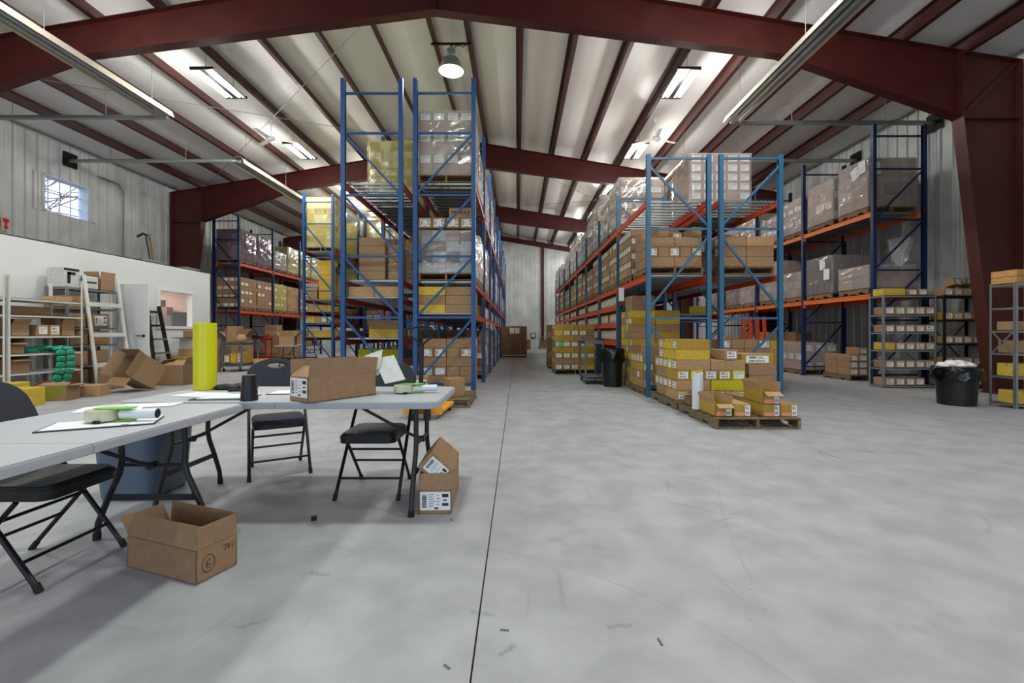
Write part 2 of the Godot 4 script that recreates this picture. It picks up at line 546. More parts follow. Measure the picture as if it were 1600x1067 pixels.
# ribbed liner panel standing on the floor: width along local x, ribs towards local z
func liner_mesh(w: float, h: float) -> ArrayMesh:
	var key := "liner%.3f_%.2f" % [w, h]
	if cache.has(key): return cache[key]
	var mb := MB.new()
	var prof := [Vector2(0, 0)]
	var ribs := 3
	for k in ribs:
		var c := w * (k + 0.5) / ribs
		prof.append_array([Vector2(c - 0.042, 0), Vector2(c - 0.02, 0.038), Vector2(c + 0.02, 0.038), Vector2(c + 0.042, 0)])
		if k < ribs - 1:
			for q in [0.35, 0.65]:
				var cc: float = c + (w / ribs) * q
				prof.append_array([Vector2(cc - 0.02, 0), Vector2(cc, 0.012), Vector2(cc + 0.02, 0)])
	prof.append(Vector2(w - 0.002, 0))
	for i in prof.size() - 1:
		var a: Vector2 = prof[i]
		var b: Vector2 = prof[i + 1]
		mb.quad(Vector3(a.x, 0, a.y), Vector3(b.x, 0, b.y), Vector3(b.x, h, b.y), Vector3(a.x, h, a.y))
	cache[key] = mb.mesh(M.liner_panel)
	return cache[key]

func wall_box(mb: MB, x0: float, x1: float, y0: float, y1: float, d0: float, d1: float):
	mb.box(v3((x0 + x1) / 2, (y0 + y1) / 2, (d0 + d1) / 2), Vector3(absf(x1 - x0), absf(y1 - y0), absf(d1 - d0)))

func build_shell():
	var mb: MB
	# floor: concrete slabs with saw-cut joints over a dark bed
	var bed := MB.new()
	wall_box(bed, WALL_L - 0.4, WALL_R + 0.4, -0.3, -0.03, FRONT_D - 0.4, BACK_D + 0.4)
	var fl := struct("floor", bed.mesh(M.joint_dark), "pale grey concrete floor with saw-cut joints and tyre scuffs")
	var xs := [WALL_L - 0.4, -9.79, -6.58, -3.37, -0.16, 3.05, 6.26, WALL_R + 0.4]
	var ds := [FRONT_D - 0.4, -0.05, 4.55, 9.15, 13.75, 18.35, 22.95, 27.55, BACK_D + 0.4]
	for i in xs.size() - 1:
		for j in ds.size() - 1:
			var s := MB.new()
			var gl := 0.0032 if i == 4 else 0.0016
			var gr := 0.0032 if i == 3 else 0.0016
			var x0: float = xs[i] + gl
			var x1: float = xs[i + 1] - gr
			var d0: float = ds[j] + 0.0016
			var d1: float = ds[j + 1] - 0.0016
			s.cbox(v3((x0 + x1) / 2, -0.02, (d0 + d1) / 2), Vector3(x1 - x0, 0.04, d1 - d0), 0.002)
			var a := s.arrays()
			var u2 := PackedVector2Array()
			for p in s.v: u2.append(Vector2((p.x + 5.0) / 16.0, (p.z + 14.0) / 16.0))
			a[Mesh.ARRAY_TEX_UV2] = u2
			var am := ArrayMesh.new()
			am.add_surface_from_arrays(Mesh.PRIMITIVE_TRIANGLES, a)
			am.surface_set_material(0, M.concrete)
			part(fl, "slab", am)
	# outside ground
	mb = MB.new()
	wall_box(mb, -60, 60, -0.6, -0.4, -60, 80)
	struct("ground_outside", mb.mesh(M.ground_outside), "grey asphalt ground outside the building", "ground")
	# walls: outer skin boxes with liner panels inside
	# left wall with the window opening
	var wy0 := 4.60
	var wy1 := 5.66
	var wd0 := 12.72
	var wd1 := 14.05
	mb = MB.new()
	wall_box(mb, WALL_L - 0.3, WALL_L - 0.03, -0.4, wy0, FRONT_D, BACK_D)
	wall_box(mb, WALL_L - 0.3, WALL_L - 0.03, wy1, 7.2, FRONT_D, BACK_D)
	wall_box(mb, WALL_L - 0.3, WALL_L - 0.03, wy0, wy1, FRONT_D, wd0)
	wall_box(mb, WALL_L - 0.3, WALL_L - 0.03, wy0, wy1, wd1, BACK_D)
	var wl := struct("wall_left", mb.mesh(M.liner_panel), "white ribbed metal liner wall behind the office")
	var pw := 0.92
	var k := 0
	var d := FRONT_D
	var b_left := Basis(Vector3.UP, PI / 2)     # local x runs to -z, local z to +x
	while d < BACK_D - 0.05:
		var w: float = minf(pw, BACK_D - d)
		if d + w > wd0 and d < wd1:
			part(wl, "panel", liner_mesh(w, wy0), Vector3(WALL_L, 0, -d), b_left)
			part(wl, "panel", liner_mesh(w, 6.75 - wy1), Vector3(WALL_L, wy1, -d), b_left)
			if d < wd0: part(wl, "panel", liner_mesh(wd0 - d, wy1 - wy0), Vector3(WALL_L, wy0, -d), b_left)
			if d + w > wd1: part(wl, "panel", liner_mesh(d + w - wd1, wy1 - wy0), Vector3(WALL_L, wy0, -wd1), b_left)
		else: part(wl, "panel", liner_mesh(w, 6.75), Vector3(WALL_L, 0, -d), b_left)
		d += w
	# the window: reveal, sash bars and panes
	var win := struct("window_1", null, "small white gridded window high in the left metal wall")
	mb = MB.new()
	var xi := WALL_L + 0.012
	wall_box(mb, WALL_L - 0.3, xi, wy0 - 0.0, wy0 + 0.03, wd0, wd1)
	wall_box(mb, WALL_L - 0.3, xi, wy1 - 0.03, wy1, wd0, wd1)
	wall_box(mb, WALL_L - 0.3, xi, wy0, wy1, wd0, wd0 + 0.03)
	wall_box(mb, WALL_L - 0.3, xi, wy0, wy1, wd1 - 0.03, wd1)
	part(win, "window_frame", mb.mesh(M.window_white))
	for q in range(1, 4):
		mb = MB.new()
		var dq := wd0 + (wd1 - wd0) * q / 4.0
		wall_box(mb, WALL_L - 0.25, WALL_L - 0.22, wy0, wy1, dq - 0.012, dq + 0.012)
		part(win, "glazing_bar", mb.mesh(M.window_white))
	for q in range(1, 3):
		mb = MB.new()
		var yq := wy0 + (wy1 - wy0) * q / 3.0
		wall_box(mb, WALL_L - 0.25, WALL_L - 0.22, yq - 0.012, yq + 0.012, wd0, wd1)
		part(win, "glazing_bar", mb.mesh(M.window_white))
	for q in 4:
		for r in 3:
			mb = MB.new()
			wall_box(mb, WALL_L - 0.24, WALL_L - 0.235, wy0 + (wy1 - wy0) * r / 3.0, wy0 + (wy1 - wy0) * (r + 1) / 3.0, wd0 + (wd1 - wd0) * q / 4.0, wd0 + (wd1 - wd0) * (q + 1) / 4.0)
			part(win, "pane", mb.mesh(M.glass))
	# bare tree outside that window
	var tree := MB.new()
	var tr := RandomNumberGenerator.new()
	tr.seed = 5
	tree.tube([Vector3(-17.0, -0.4, -16.0), Vector3(-17.1, 3.5, -16.1), Vector3(-16.9, 7.0, -15.9)], 0.14, 7)
	for q in 46:
		var p := Vector3(-17.0, tr.randf_range(2.6, 6.8), -16.0)
		var dirv := Vector3(tr.randf_range(-0.4, 0.4), tr.randf_range(0.0, 0.7), tr.randf_range(-1, 1)).normalized()
		var pts := [p]
		for s in 5:
			p += dirv * tr.randf_range(0.35, 0.6)
			dirv = (dirv + Vector3(tr.randfn(), tr.randfn() + 0.2, tr.randfn()) * 0.22).normalized()
			pts.append(p)
		tree.tube(pts, 0.022, 4)
	single("bare_tree", tree.mesh(M.kraft_dark), "bare winter branches outside the small high window", "tree")
	# right wall
	mb = MB.new()
	wall_box(mb, WALL_R + 0.03, WALL_R + 0.3, -0.4, 7.2, FRONT_D, BACK_D)
	var wr := struct("wall_right", mb.mesh(M.liner_panel), "white ribbed metal liner wall behind the wall racks")
	var b_right := Basis(Vector3.UP, -PI / 2)
	d = FRONT_D
	while d < BACK_D - 0.05:
		var w: float = minf(pw, BACK_D - d)
		part(wr, "panel", liner_mesh(w, 6.75), Vector3(WALL_R, 0, -(d + w)), b_right)
		d += w
	# back wall, gable shaped
	var gable := PackedVector2Array([Vector2(WALL_L - 0.3, -0.4), Vector2(WALL_R + 0.3, -0.4), Vector2(WALL_R + 0.3, 6.75), Vector2(RIDGE_X, 8.7), Vector2(WALL_L - 0.3, 6.75)])
	mb = MB.new()
	mb.prism(gable, 0.25, Transform3D(Basis.IDENTITY, Vector3(0, 0, -BACK_D - 0.29)))
	var wb := struct("wall_back", mb.mesh(M.liner_panel), "white ribbed metal end wall closing the aisle")
	var x := WALL_L
	while x < WALL_R - 0.05:
		var w: float = minf(pw, WALL_R - x)
		var far: float = maxf(absf(x - RIDGE_X), absf(x + w - RIDGE_X))
		part(wb, "panel", liner_mesh(w, snappedf(8.5 - far / 6.0, 0.01)), Vector3(x, 0, -BACK_D), Basis.IDENTITY)
		x += w
	# front wall, unseen behind the camera; two door openings added to supply cool daylight
	mb = MB.new()
	for seg in [[WALL_L - 0.3, -7.5, -0.4, 6.75], [-2.5, 1.5, -0.4, 6.75], [6.5, WALL_R + 0.3, -0.4, 6.75], [-7.5, -2.5, 4.4, 6.75], [1.5, 6.5, 4.4, 6.75]]:
		wall_box(mb, seg[0], seg[1], seg[2], seg[3], FRONT_D - 0.3, FRONT_D)
	mb.prism(PackedVector2Array([Vector2(WALL_L - 0.3, 6.75), Vector2(WALL_R + 0.3, 6.75), Vector2(RIDGE_X, 8.7)]), 0.3, Transform3D(Basis.IDENTITY, Vector3(0, 0, -FRONT_D)))
	struct("wall_front", mb.mesh(M.liner_panel), "unseen white metal front wall with two door openings added for daylight")
	# roof: insulation blanket draped over the purlins, outer sheet above
	var ce := struct("ceiling", null, "white vinyl-faced roof insulation above maroon purlins")
	var pos := [0.44]
	while pos[-1] + 1.25 < HALF - 0.2: pos.append(pos[-1] + 1.25)
	for s in [-1.0, 1.0]:
		var edges := [0.0]
		edges.append_array(pos)
		edges.append(HALF + 0.25)
		for i in edges.size() - 1:
			mb = MB.new()
			var u0: float = edges[i]
			var u1: float = edges[i + 1]
			var nseg := 6
			for q in nseg:
				var a := u0 + (u1 - u0) * q / nseg
				var b := u0 + (u1 - u0) * (q + 1) / nseg
				var ya := 8.73 - a / 6.0 - 0.035 * sin(PI * q / nseg)
				var yb := 8.73 - b / 6.0 - 0.035 * sin(PI * (q + 1) / nseg)
				var p0 := Vector3(RIDGE_X + s * a, ya, -FRONT_D + 0.2)
				var p1 := Vector3(RIDGE_X + s * b, yb, -FRONT_D + 0.2)
				var p2 := Vector3(RIDGE_X + s * b, yb, -BACK_D - 0.25)
				var p3 := Vector3(RIDGE_X + s * a, ya, -BACK_D - 0.25)
				if s > 0: mb.quad(p0, p1, p2, p3)
				else: mb.quad(p3, p2, p1, p0)
			part(ce, "insulation_blanket", mb.mesh(M.insulation))
		mb = MB.new()
		var th := 0.12
		var c := Vector3(RIDGE_X + s * (HALF + 0.3) / 2, 8.73 - (HALF + 0.3) / 12.0 + th, -(FRONT_D + BACK_D) / 2)
		mb.box(c, Vector3((HALF + 0.5) * 1.014, th, BACK_D - FRONT_D + 0.8), Basis(Vector3(0, 0, 1), -s * atan(1.0 / 6.0)))
		part(ce, "roof_sheet", mb.mesh(M.galvanised))
		for u in pos:
			# Z-shaped purlin running the length of the building
			mb = MB.new()
			var y0: float = 8.44 - u / 6.0
			var px: float = RIDGE_X + s * u
			var mid := -(FRONT_D + BACK_D) / 2
			var ln := BACK_D - FRONT_D
			mb.box(Vector3(px, y0 + 0.13, mid), Vector3(0.01, 0.26, ln))
			mb.box(Vector3(px + 0.045, y0 + 0.005, mid), Vector3(0.09, 0.01, ln))
			mb.box(Vector3(px - 0.045, y0 + 0.255, mid), Vector3(0.09, 0.01, ln))
			mb.box(Vector3(px + 0.087, y0 + 0.02, mid), Vector3(0.006, 0.03, ln))
			part(ce, "purlin", mb.mesh(M.purlin_red))
	# red arrow sign for the extinguisher
	var sg := thing("arrow_sign", "small red down-arrow sign on the metal wall above office", "sign", v3(WALL_L + 0.08, 3.98, 11.7), PI / 2)
	mb = MB.new()
	mb.box(Vector3(0, 0, 0), Vector3(0.2, 0.34, 0.01))
	part(sg, "sign_plate", mb.mesh(M.sign_white))
	mb = MB.new()
	mb.prism(PackedVector2Array([Vector2(0, -0.15), Vector2(0.07, -0.06), Vector2(0.03, -0.06), Vector2(0.03, 0.05), Vector2(0.07, 0.05), Vector2(0.07, 0.15), Vector2(-0.07, 0.15), Vector2(-0.07, 0.05), Vector2(-0.03, 0.05), Vector2(-0.03, -0.06), Vector2(-0.07, -0.06)]), 0.004, Transform3D(Basis.IDENTITY, Vector3(0, 0, 0.006)))
	part(sg, "arrow", mb.mesh(M.sign_red))
	# conduit on the left wall
	mb = MB.new()
	mb.tube([v3(WALL_L + 0.08, 3.05, 15.2), v3(WALL_L + 0.08, 5.9, 15.2), v3(WALL_L + 0.08, 6.1, 15.0), v3(WALL_L + 0.08, 6.1, 14.3)], 0.02, 6)
	single("conduit_pipe", mb.mesh(M.rod_steel), "thin vertical conduit on the left metal wall", "pipe")

func i_beam(mb: MB, top: Array, bot: Array, d: float, fw := 0.22):
	# plate girder in the plane of constant d: web between two polylines, flanges along both
	for i in top.size() - 1:
		var a: Vector2 = top[i]; var b: Vector2 = top[i + 1]; var c: Vector2 = bot[i + 1]; var e: Vector2 = bot[i]
		mb.quad(v3(e.x, e.y, d - 0.005), v3(c.x, c.y, d - 0.005), v3(b.x, b.y, d - 0.005), v3(a.x, a.y, d - 0.005))
		mb.quad(v3(c.x, c.y, d + 0.005), v3(e.x, e.y, d + 0.005), v3(a.x, a.y, d + 0.005), v3(b.x, b.y, d + 0.005))
	for l in [top, bot]:
		for i in l.size() - 1:
			mb.bar(v3(l[i].x, l[i].y, d), v3(l[i + 1].x, l[i + 1].y, d), fw, 0.014)

func build_frames():
	for k in 5:
		var d := 0.64 + 8.36 * k
		var fr := struct("steel_frame", null, "maroon tapered steel portal frame, %s from the front wall" % ordinal(k), "steel frame")
		var last := k == 4
		if last: d = BACK_D - 0.25
		for s in [-1.0, 1.0]:
			var mb := MB.new()
			if last:
				i_beam(mb, [Vector2(RIDGE_X, 8.44), Vector2(RIDGE_X + s * 11.5, 6.52)], [Vector2(RIDGE_X, 8.12), Vector2(RIDGE_X + s * 11.5, 6.2)], d, 0.16)
				part(fr, "rafter", mb.mesh(M.maroon_steel))
				continue
			var X := func(u): return RIDGE_X + s * u
			i_beam(mb, [Vector2(X.call(0.0), 8.44), Vector2(X.call(6.78), 7.31), Vector2(X.call(10.33), 6.72)], [Vector2(X.call(0.0), 7.52), Vector2(X.call(6.78), 6.66), Vector2(X.call(10.33), 5.43)], d)
			# splice plates at ridge and knee
			mb.box(v3(X.call(0.012), 7.98, d), Vector3(0.02, 0.9, 0.22))
			mb.box(v3(X.call(10.33), 6.07, d), Vector3(0.025, 1.3, 0.24))
			part(fr, "rafter", mb.mesh(M.maroon_steel))
			mb = MB.new()
			i_beam(mb, [Vector2(X.call(11.5), 6.53), Vector2(X.call(11.5), 5.43), Vector2(X.call(11.5), 0.0)], [Vector2(X.call(10.35), 6.7), Vector2(X.call(10.35), 5.43), Vector2(X.call(10.98), 0.0)], d, 0.25)
			mb.box(v3(X.call(10.93), 5.4, d), Vector3(1.12, 0.016, 0.2))
			mb.bar(v3(X.call(10.36), 5.45, d - 0.04), v3(X.call(11.45), 6.5, d - 0.04), 0.016, 0.06)
			mb.bar(v3(X.call(10.36), 6.7, d), v3(X.call(11.5), 6.53, d), 0.24, 0.014)
			mb.box(v3(X.call(11.24), 0.012, d), Vector3(0.6, 0.024, 0.3))
			part(fr, "column", mb.mesh(M.steel_column_paint))
		# loose flange braces under the purlins
		if not last:
			for u in [1.7, 4.2, 6.7]:
				for s in [-1.0, 1.0]:
					var mb := MB.new()
					mb.bar(v3(RIDGE_X + s * u, 8.42 - u / 6.0, d + 0.55), v3(RIDGE_X + s * u, 7.62 - u * 0.127, d + 0.02), 0.03, 0.004)
					part(fr, "flange_brace", mb.mesh(M.rod_steel))
	# wind posts and bracing rods of the end wall and roof
	for x in [1.9, -5.2]:
		var mb := MB.new()
		mb.box(v3(x, 4.0, BACK_D - 0.12), Vector3(0.2, 8.0 - absf(x - RIDGE_X) / 6.0 + 0.2, 0.2))
		var p := struct("end_wall_post", mb.mesh(M.maroon_steel), "maroon steel post on the end wall, %s the aisle" % ("in line with" if x > 0 else "left of"), "post")
		p.position.y = 0.1
	for br in [[9.1, 17.3, -1.0, "first"], [17.5, 25.6, -1.0, "second"], [17.5, 25.6, 1.0, "third"]]:
		for w in 2:
			var mb := MB.new()
			var ua := 0.6 if w == 0 else 10.3
			var ub := 10.3 if w == 0 else 0.6
			mb.tube([v3(RIDGE_X + br[2] * ua, 8.36 - ua / 6.0, br[0]), v3(RIDGE_X + br[2] * ub, 8.36 - ub / 6.0, br[1])], 0.009, 5)
			var o := struct("bracing_rod", mb.mesh(M.rod_steel), "thin diagonal bracing rod below the roof, %s braced field" % br[3], "rod")
			o.set_meta("group", "roof bracing rods")

func build_office():
	# white office box along the left wall: partition with doorway and window
	var X := -9.7
	var D0 := 3.0
	var D1 := 14.37
	var H := 3.07
	var mb := MB.new()
	var th := 0.12
	# doorway 10.9..11.8 up to 2.36; window 12.27..13.63 from 1.31 to 2.41
	wall_box(mb, X - th, X, 0, H, D0, 10.9)
	wall_box(mb, X - th, X, 2.36, H, 10.9, 11.8)
	wall_box(mb, X - th, X, 0, H, 11.8, 12.33)
	wall_box(mb, X - th, X, 0, 1.36, 12.33, 13.57)
	wall_box(mb, X - th, X, 2.36, H, 12.33, 13.57)
	wall_box(mb, X - th, X, 0, H, 13.57, D1)
	struct("wall_partition", mb.mesh(M.partition_paint), "white painted office partition wall")
	mb = MB.new()
	wall_box(mb, WALL_L + 0.05, X - th, 0, H, D1 - th, D1)
	wall_box(mb, WALL_L + 0.05, X - th, 0, H, D0, D0 + th)
	struct("wall_office_end", mb.mesh(M.partition_paint), "white end walls of the office box")
	mb = MB.new()
	wall_box(mb, WALL_L + 0.05, X - th, H - 0.15, H - 0.02, D0 + th, D1 - th)
	struct("ceiling_office", mb.mesh(M.partition_paint), "white ceiling inside the office")
	mb = MB.new()
	wall_box(mb, WALL_L + 0.32, WALL_L + 0.44, 0, H - 0.16, D0 + th, D1 - th - 0.01)
	wall_box(mb, WALL_L + 0.44, X - th - 0.01, 0, H - 0.16, 8.9, 9.0)
	struct("wall_office_back", mb.mesh(M.office_pink), "warm pinkish inner wall of the office")
	# window frame and pane
	var w := struct("window_2", null, "wide white-framed interior window of the office")
	mb = MB.new()
	for b in [[1.30, 1.38, 12.26, 13.64], [2.34, 2.42, 12.26, 13.64], [1.38, 2.34, 12.26, 12.35], [1.38, 2.34, 13.55, 13.64]]:
		wall_box(mb, X - th - 0.015, X + 0.025, b[0], b[1], b[2], b[3])
	part(w, "window_frame", mb.mesh(M.white_paint))
	mb = MB.new()
	wall_box(mb, X - 0.06, X - 0.054, 1.38, 2.34, 12.35, 13.55)
	part(w, "pane", mb.mesh(M.glass))
	# open door leaf, hinged at the near side of the doorway and standing out into the hall
	var dr := struct("door_1", null, "white office door standing open, lever handle")
	mb = MB.new()
	mb.cbox(v3(X + 0.05 + 0.425, 1.19, 10.87), Vector3(0.86, 2.34, 0.045), 0.003)
	part(dr, "door_leaf", mb.mesh(M.white_paint))
	mb = MB.new()
	for s in [-1.0, 1.0]:
		mb.tube([v3(X + 0.8, 1.12, 10.87 + s * 0.022), v3(X + 0.8, 1.12, 10.87 + s * 0.075), v3(X + 0.66, 1.12, 10.87 + s * 0.08)], 0.012, 8)
		mb.tube([v3(X + 0.8, 1.12, 10.87 + s * 0.02), v3(X + 0.8, 1.12, 10.87 + s * 0.035)], 0.034, 12)
	part(dr, "door_handle", mb.mesh(M.dark_metal))
	var fr := struct("trim_1", null, "white frame around the office doorway", "trim")
	mb = MB.new()
	wall_box(mb, X - th - 0.01, X + 0.02, 2.36, 2.43, 10.83, 11.87)
	wall_box(mb, X - th - 0.01, X + 0.02, 0, 2.36, 11.8, 11.87)
	wall_box(mb, X - th - 0.01, X + 0.02, 0, 2.36, 10.83, 10.84)
	part(fr, "frame", mb.mesh(M.white_paint))
	# lamp in the office
	var lp := thing("office_light", "flat panel light on the office ceiling", "ceiling light", v3(-11.3, H - 0.17, 12.6))
	mb = MB.new()
	mb.box(Vector3(0, -0.02, 0), Vector3(0.6, 0.04, 1.2))
	part(lp, "housing", mb.mesh(M.white_paint))
	mb = MB.new()
	mb.box(Vector3(0, -0.045, 0), Vector3(0.54, 0.008, 1.14))
	part(lp, "diffuser", mb.mesh(M.tube_glow))
	var l := AreaLight3D.new()
	l.area_size = Vector2(0.54, 1.14); l.light_energy = 4.0; l.light_color = Color(1.0, 0.93, 0.85); l.shadow_enabled = true; l.area_range = 30.0
	lp.add_child(l)
	l.position.y = -0.06; l.rotation.x = -PI / 2
	# things in the office seen through the window
	mb = MB.new()
	wall_box(mb, WALL_L + 0.45, X - th - 0.01, 0, H - 0.16, D1 - th - 0.03, D1 - th - 0.005)
	struct("wall_office_far", mb.mesh(M.office_pink), "warm pinkish far wall inside the office")
	var ds := thing("filing_cabinet", "grey-brown filing cabinet inside the office window", "cabinet", v3(-10.88, 0, 13.95))
	mb = MB.new()
	mb.cbox(Vector3(0, 0.86, 0), Vector3(0.9, 1.72, 0.4), 0.006)
	part(ds, "body", mb.mesh(M.desk_panel))
	for k in 4:
		mb = MB.new()
		mb.cbox(Vector3(0, 0.24 + 0.42 * k, 0.206), Vector3(0.84, 0.38, 0.012), 0.003)
		part(ds, "drawer", mb.mesh(M.desk_panel))
	mb = MB.new()
	mb.cbox(Vector3(0, 0.13, 0), Vector3(0.22, 0.26, 0.26), 0.006)
	single("storage_carton", mb.mesh(M.kraft), "brown carton on the filing cabinet in the office", "box", v3(-10.75, 1.722, 13.95))
	mb = MB.new()
	mb.cbox(Vector3(0, 0.91, 0), Vector3(0.2, 1.82, 0.4), 0.01)
	single("office_locker", mb.mesh(M.black_plastic), "narrow black locker beside the filing cabinet in office", "locker", v3(-10.31, 0, 13.95))
	var pic := thing("picture", "dark framed picture on the office wall", "picture", v3(-11.12, 1.98, D1 - th - 0.05))
	mb = MB.new()
	mb.box(Vector3(0, 0, 0), Vector3(0.26, 0.46, 0.03))
	part(pic, "picture_frame", mb.mesh(M.black_plastic))
	mb = MB.new()
	mb.box(Vector3(0, 0, 0.018), Vector3(0.2, 0.4, 0.006))
	part(pic, "canvas", mb.mesh(M.picture_dark))
	# odd things lying on the office roof
	var rf := MB.new()
	wall_box(rf, WALL_L + 0.05, X, H - 0.02, H, D0, D1)
	struct("roof_office", rf.mesh(M.partition_paint), "flat top of the office box", "roof")
	for q in [[-10.5, 10.6, 0.5, 0.16, "longer"], [-10.3, 12.6, 0.35, 0.13, "shorter"], [-10.25, 14.05, 0.3, 0.12, "corner"]]:
		mb = MB.new()
		mb.cbox(Vector3(0, q[3] / 2, 0), Vector3(0.5, q[3], q[2] * 2), 0.01)
		single("duct_box", mb.mesh(M.galvanised), "%s flat galvanised duct box lying on the office roof" % q[4], "duct", v3(q[0], H, q[1]))
	var st := thing("wooden_stand", "short wooden post with a metal clamp on the office roof", "stand", v3(-10.6, H, 13.3))
	mb = MB.new()
	mb.bar(Vector3(0, 0, 0), Vector3(-0.12, 1.0, 0.05), 0.1, 0.05)
	part(st, "post", mb.mesh(M.pallet_wood_old))
	mb = MB.new()
	mb.tube([Vector3(-0.12, 0.92, 0.05), Vector3(-0.25, 1.0, 0.1), Vector3(-0.38, 0.9, 0.15)], 0.035, 8)
	mb.tube([Vector3(-0.02, 0.03, 0.08), Vector3(-0.17, 0.9, 0.1)], 0.018, 6)
	part(st, "clamp", mb.mesh(M.dark_metal))

func heater(x: float, d: float, d_far: float, y: float, side: float, label: String):
	# radiant tube heater: reflector trough with tubes along the hall and a flue pipe across to the wall
	var t := thing("radiant_heater", label, "heater", v3(x, y, d))
	var L := d - d_far      # towards local +z when d_far < d
	var mb := MB.new()
	var prof := [Vector2(-0.2, -0.06), Vector2(-0.15, 0.08), Vector2(-0.06, 0.14), Vector2(0.06, 0.14), Vector2(0.15, 0.08), Vector2(0.2, -0.06)]
	for i in prof.size() - 1:
		var a: Vector2 = prof[i]; var b: Vector2 = prof[i + 1]
		mb.bar(Vector3((a.x + b.x) / 2, (a.y + b.y) / 2, 0), Vector3((a.x + b.x) / 2, (a.y + b.y) / 2, L), a.distance_to(b) + 0.004, 0.006, Vector3(-(b - a).y, (b - a).x, 0).normalized())
	part(t, "reflector", mb.mesh(M.heater_reflector))
	for q in [-0.07, 0.07]:
		mb = MB.new()
		mb.tube([Vector3(q, 0, 0.02 * signf(L)), Vector3(q, 0, L)], 0.05, 12)
		part(t, "burner_tube", mb.mesh(M.pipe_grey))
	mb = MB.new()
	var wx: float = (WALL_R if side > 0 else WALL_L) - x
	mb.tube([Vector3(0.0, 0.02, 0.35 * signf(L)), Vector3(0.0, 0.0, 0.06 * signf(L)), Vector3(side * 0.03, -0.01, -0.03 * signf(L)), Vector3(side * 0.12, -0.02, -0.07 * signf(L)), Vector3(wx - side * 0.02, -0.02, -0.07 * signf(L))], 0.055, 12)
	part(t, "flue_pipe", mb.mesh(M.pipe_grey))
	for q in [0.35, 0.7, 0.9]:
		mb = MB.new()
		mb.tube([Vector3(wx * q - 0.04 * side, -0.02, -0.07 * signf(L)), Vector3(wx * q, -0.02, -0.07 * signf(L))], 0.06, 12)
		part(t, "pipe_collar", mb.mesh(M.galvanised))
	mb = MB.new()
	mb.box(Vector3(wx - side * 0.05, 0.0, -0.07 * signf(L)), Vector3(0.012, 0.42, 0.42))
	part(t, "wall_flashing", mb.mesh(M.dark_metal))
	for q in 5:
		mb = MB.new()
		var z: float = L * (0.04 + 0.23 * q)
		var roof: float = 8.46 - absf(x - RIDGE_X) / 6.0 - y
		mb.tube([Vector3(0, 0.13, z), Vector3(0, roof, z)], 0.007, 5)
		part(t, "hanger", mb.mesh(M.rod_steel))
	for q in [0.3, 0.75]:
		mb = MB.new()
		var roof2: float = 8.46 - absf(x + wx * q - RIDGE_X) / 6.0 - y
		mb.tube([Vector3(wx * q, 0.03, -0.07 * signf(L)), Vector3(wx * q, roof2, -0.07 * signf(L))], 0.008, 5)
		part(t, "hanger", mb.mesh(M.rod_steel))

func build_heaters():
	heater(-8.3, 10.75, 0.5, 6.33, -1.0, "radiant tube heater running over the office front, flue to left wall")
	heater(-8.3, 13.5, 24.0, 6.28, -1.0, "radiant tube heater over the left back racks, flue to left wall")
	heater(5.06, 10.75, 0.5, 6.2, 1.0, "radiant tube heater over the open floor, flue to right wall")
	heater(5.06, 13.4, 24.0, 6.25, 1.0, "radiant tube heater over the light blue rack, flue to right wall")
	for f in [[4.15, 13.6, "beside the strip light over the light blue rack"], [-7.35, 13.6, "beside the strip light over the left aisle"]]:
		var roof: float = 8.44 - absf(f[0] - RIDGE_X) / 6.0
		var t := thing("ceiling_fan", "white three-blade ceiling fan %s" % f[2], "fan", v3(f[0], 6.98, f[1]), 0.4)
		var mb := MB.new()
		mb.tube([Vector3(0, 0.05, 0), Vector3(0, roof - 6.98, 0)], 0.014, 8)
		mb.lathe([[0.0, 0.5], [0.07, 0.5], [0.05, 0.62], [0.0, 0.62]], 12)
		part(t, "rod", mb.mesh(M.white_paint))
		mb = MB.new()
		mb.lathe([[0.0, -0.07], [0.1, -0.06], [0.13, 0.0], [0.1, 0.06], [0.0, 0.08]], 16)
		part(t, "motor", mb.mesh(M.white_paint))
		for k in 3:
			mb = MB.new()
			var b := Basis(Vector3.UP, k * TAU / 3.0) * Basis(Vector3(1, 0, 0), 0.16)
			mb.box(Basis(Vector3.UP, k * TAU / 3.0) * Vector3(0.42, 0.0, 0), Vector3(0.62, 0.008, 0.13), b)
			part(t, "blade", mb.mesh(M.white_paint))

# ---------------------------------------------------------------- cartons and pallets
const BW := 0.21      # the common long carton: width, height, length
const BH := 0.156
const BL := 0.50

const KIND := {
	"plain": {"mat": "kraft", "look": "brown carton", "name": "brown_carton"},
	"dark": {"mat": "kraft_dark", "look": "dark brown carton", "name": "dark_carton"},
	"light": {"mat": "kraft_light", "look": "light brown carton", "name": "light_carton"},
	"label": {"mat": "kraft", "label": 1, "look": "white-labelled carton", "name": "labelled_carton"},
	"ship": {"mat": "kraft", "label": 0, "look": "barcode-labelled carton", "name": "shipping_carton"},
	"tall": {"mat": "kraft_light", "label": 2, "look": "pale labelled carton", "name": "pale_carton"},
	"ochre": {"mat": "ochre", "label": 2, "look": "ochre carton", "name": "ochre_carton"},
	"pink": {"mat": "ochre", "label": 2, "pink": true, "look": "pink-stickered ochre carton", "name": "stickered_carton"},
	"yellow": {"mat": "bright_yellow_card", "label": 1, "look": "bright yellow carton", "name": "yellow_carton"},
	"gold": {"mat": "yellow_card", "look": "yellow carton", "name": "golden_carton"},
	"white": {"mat": "white_card", "look": "plain white carton", "name": "white_carton"},
}

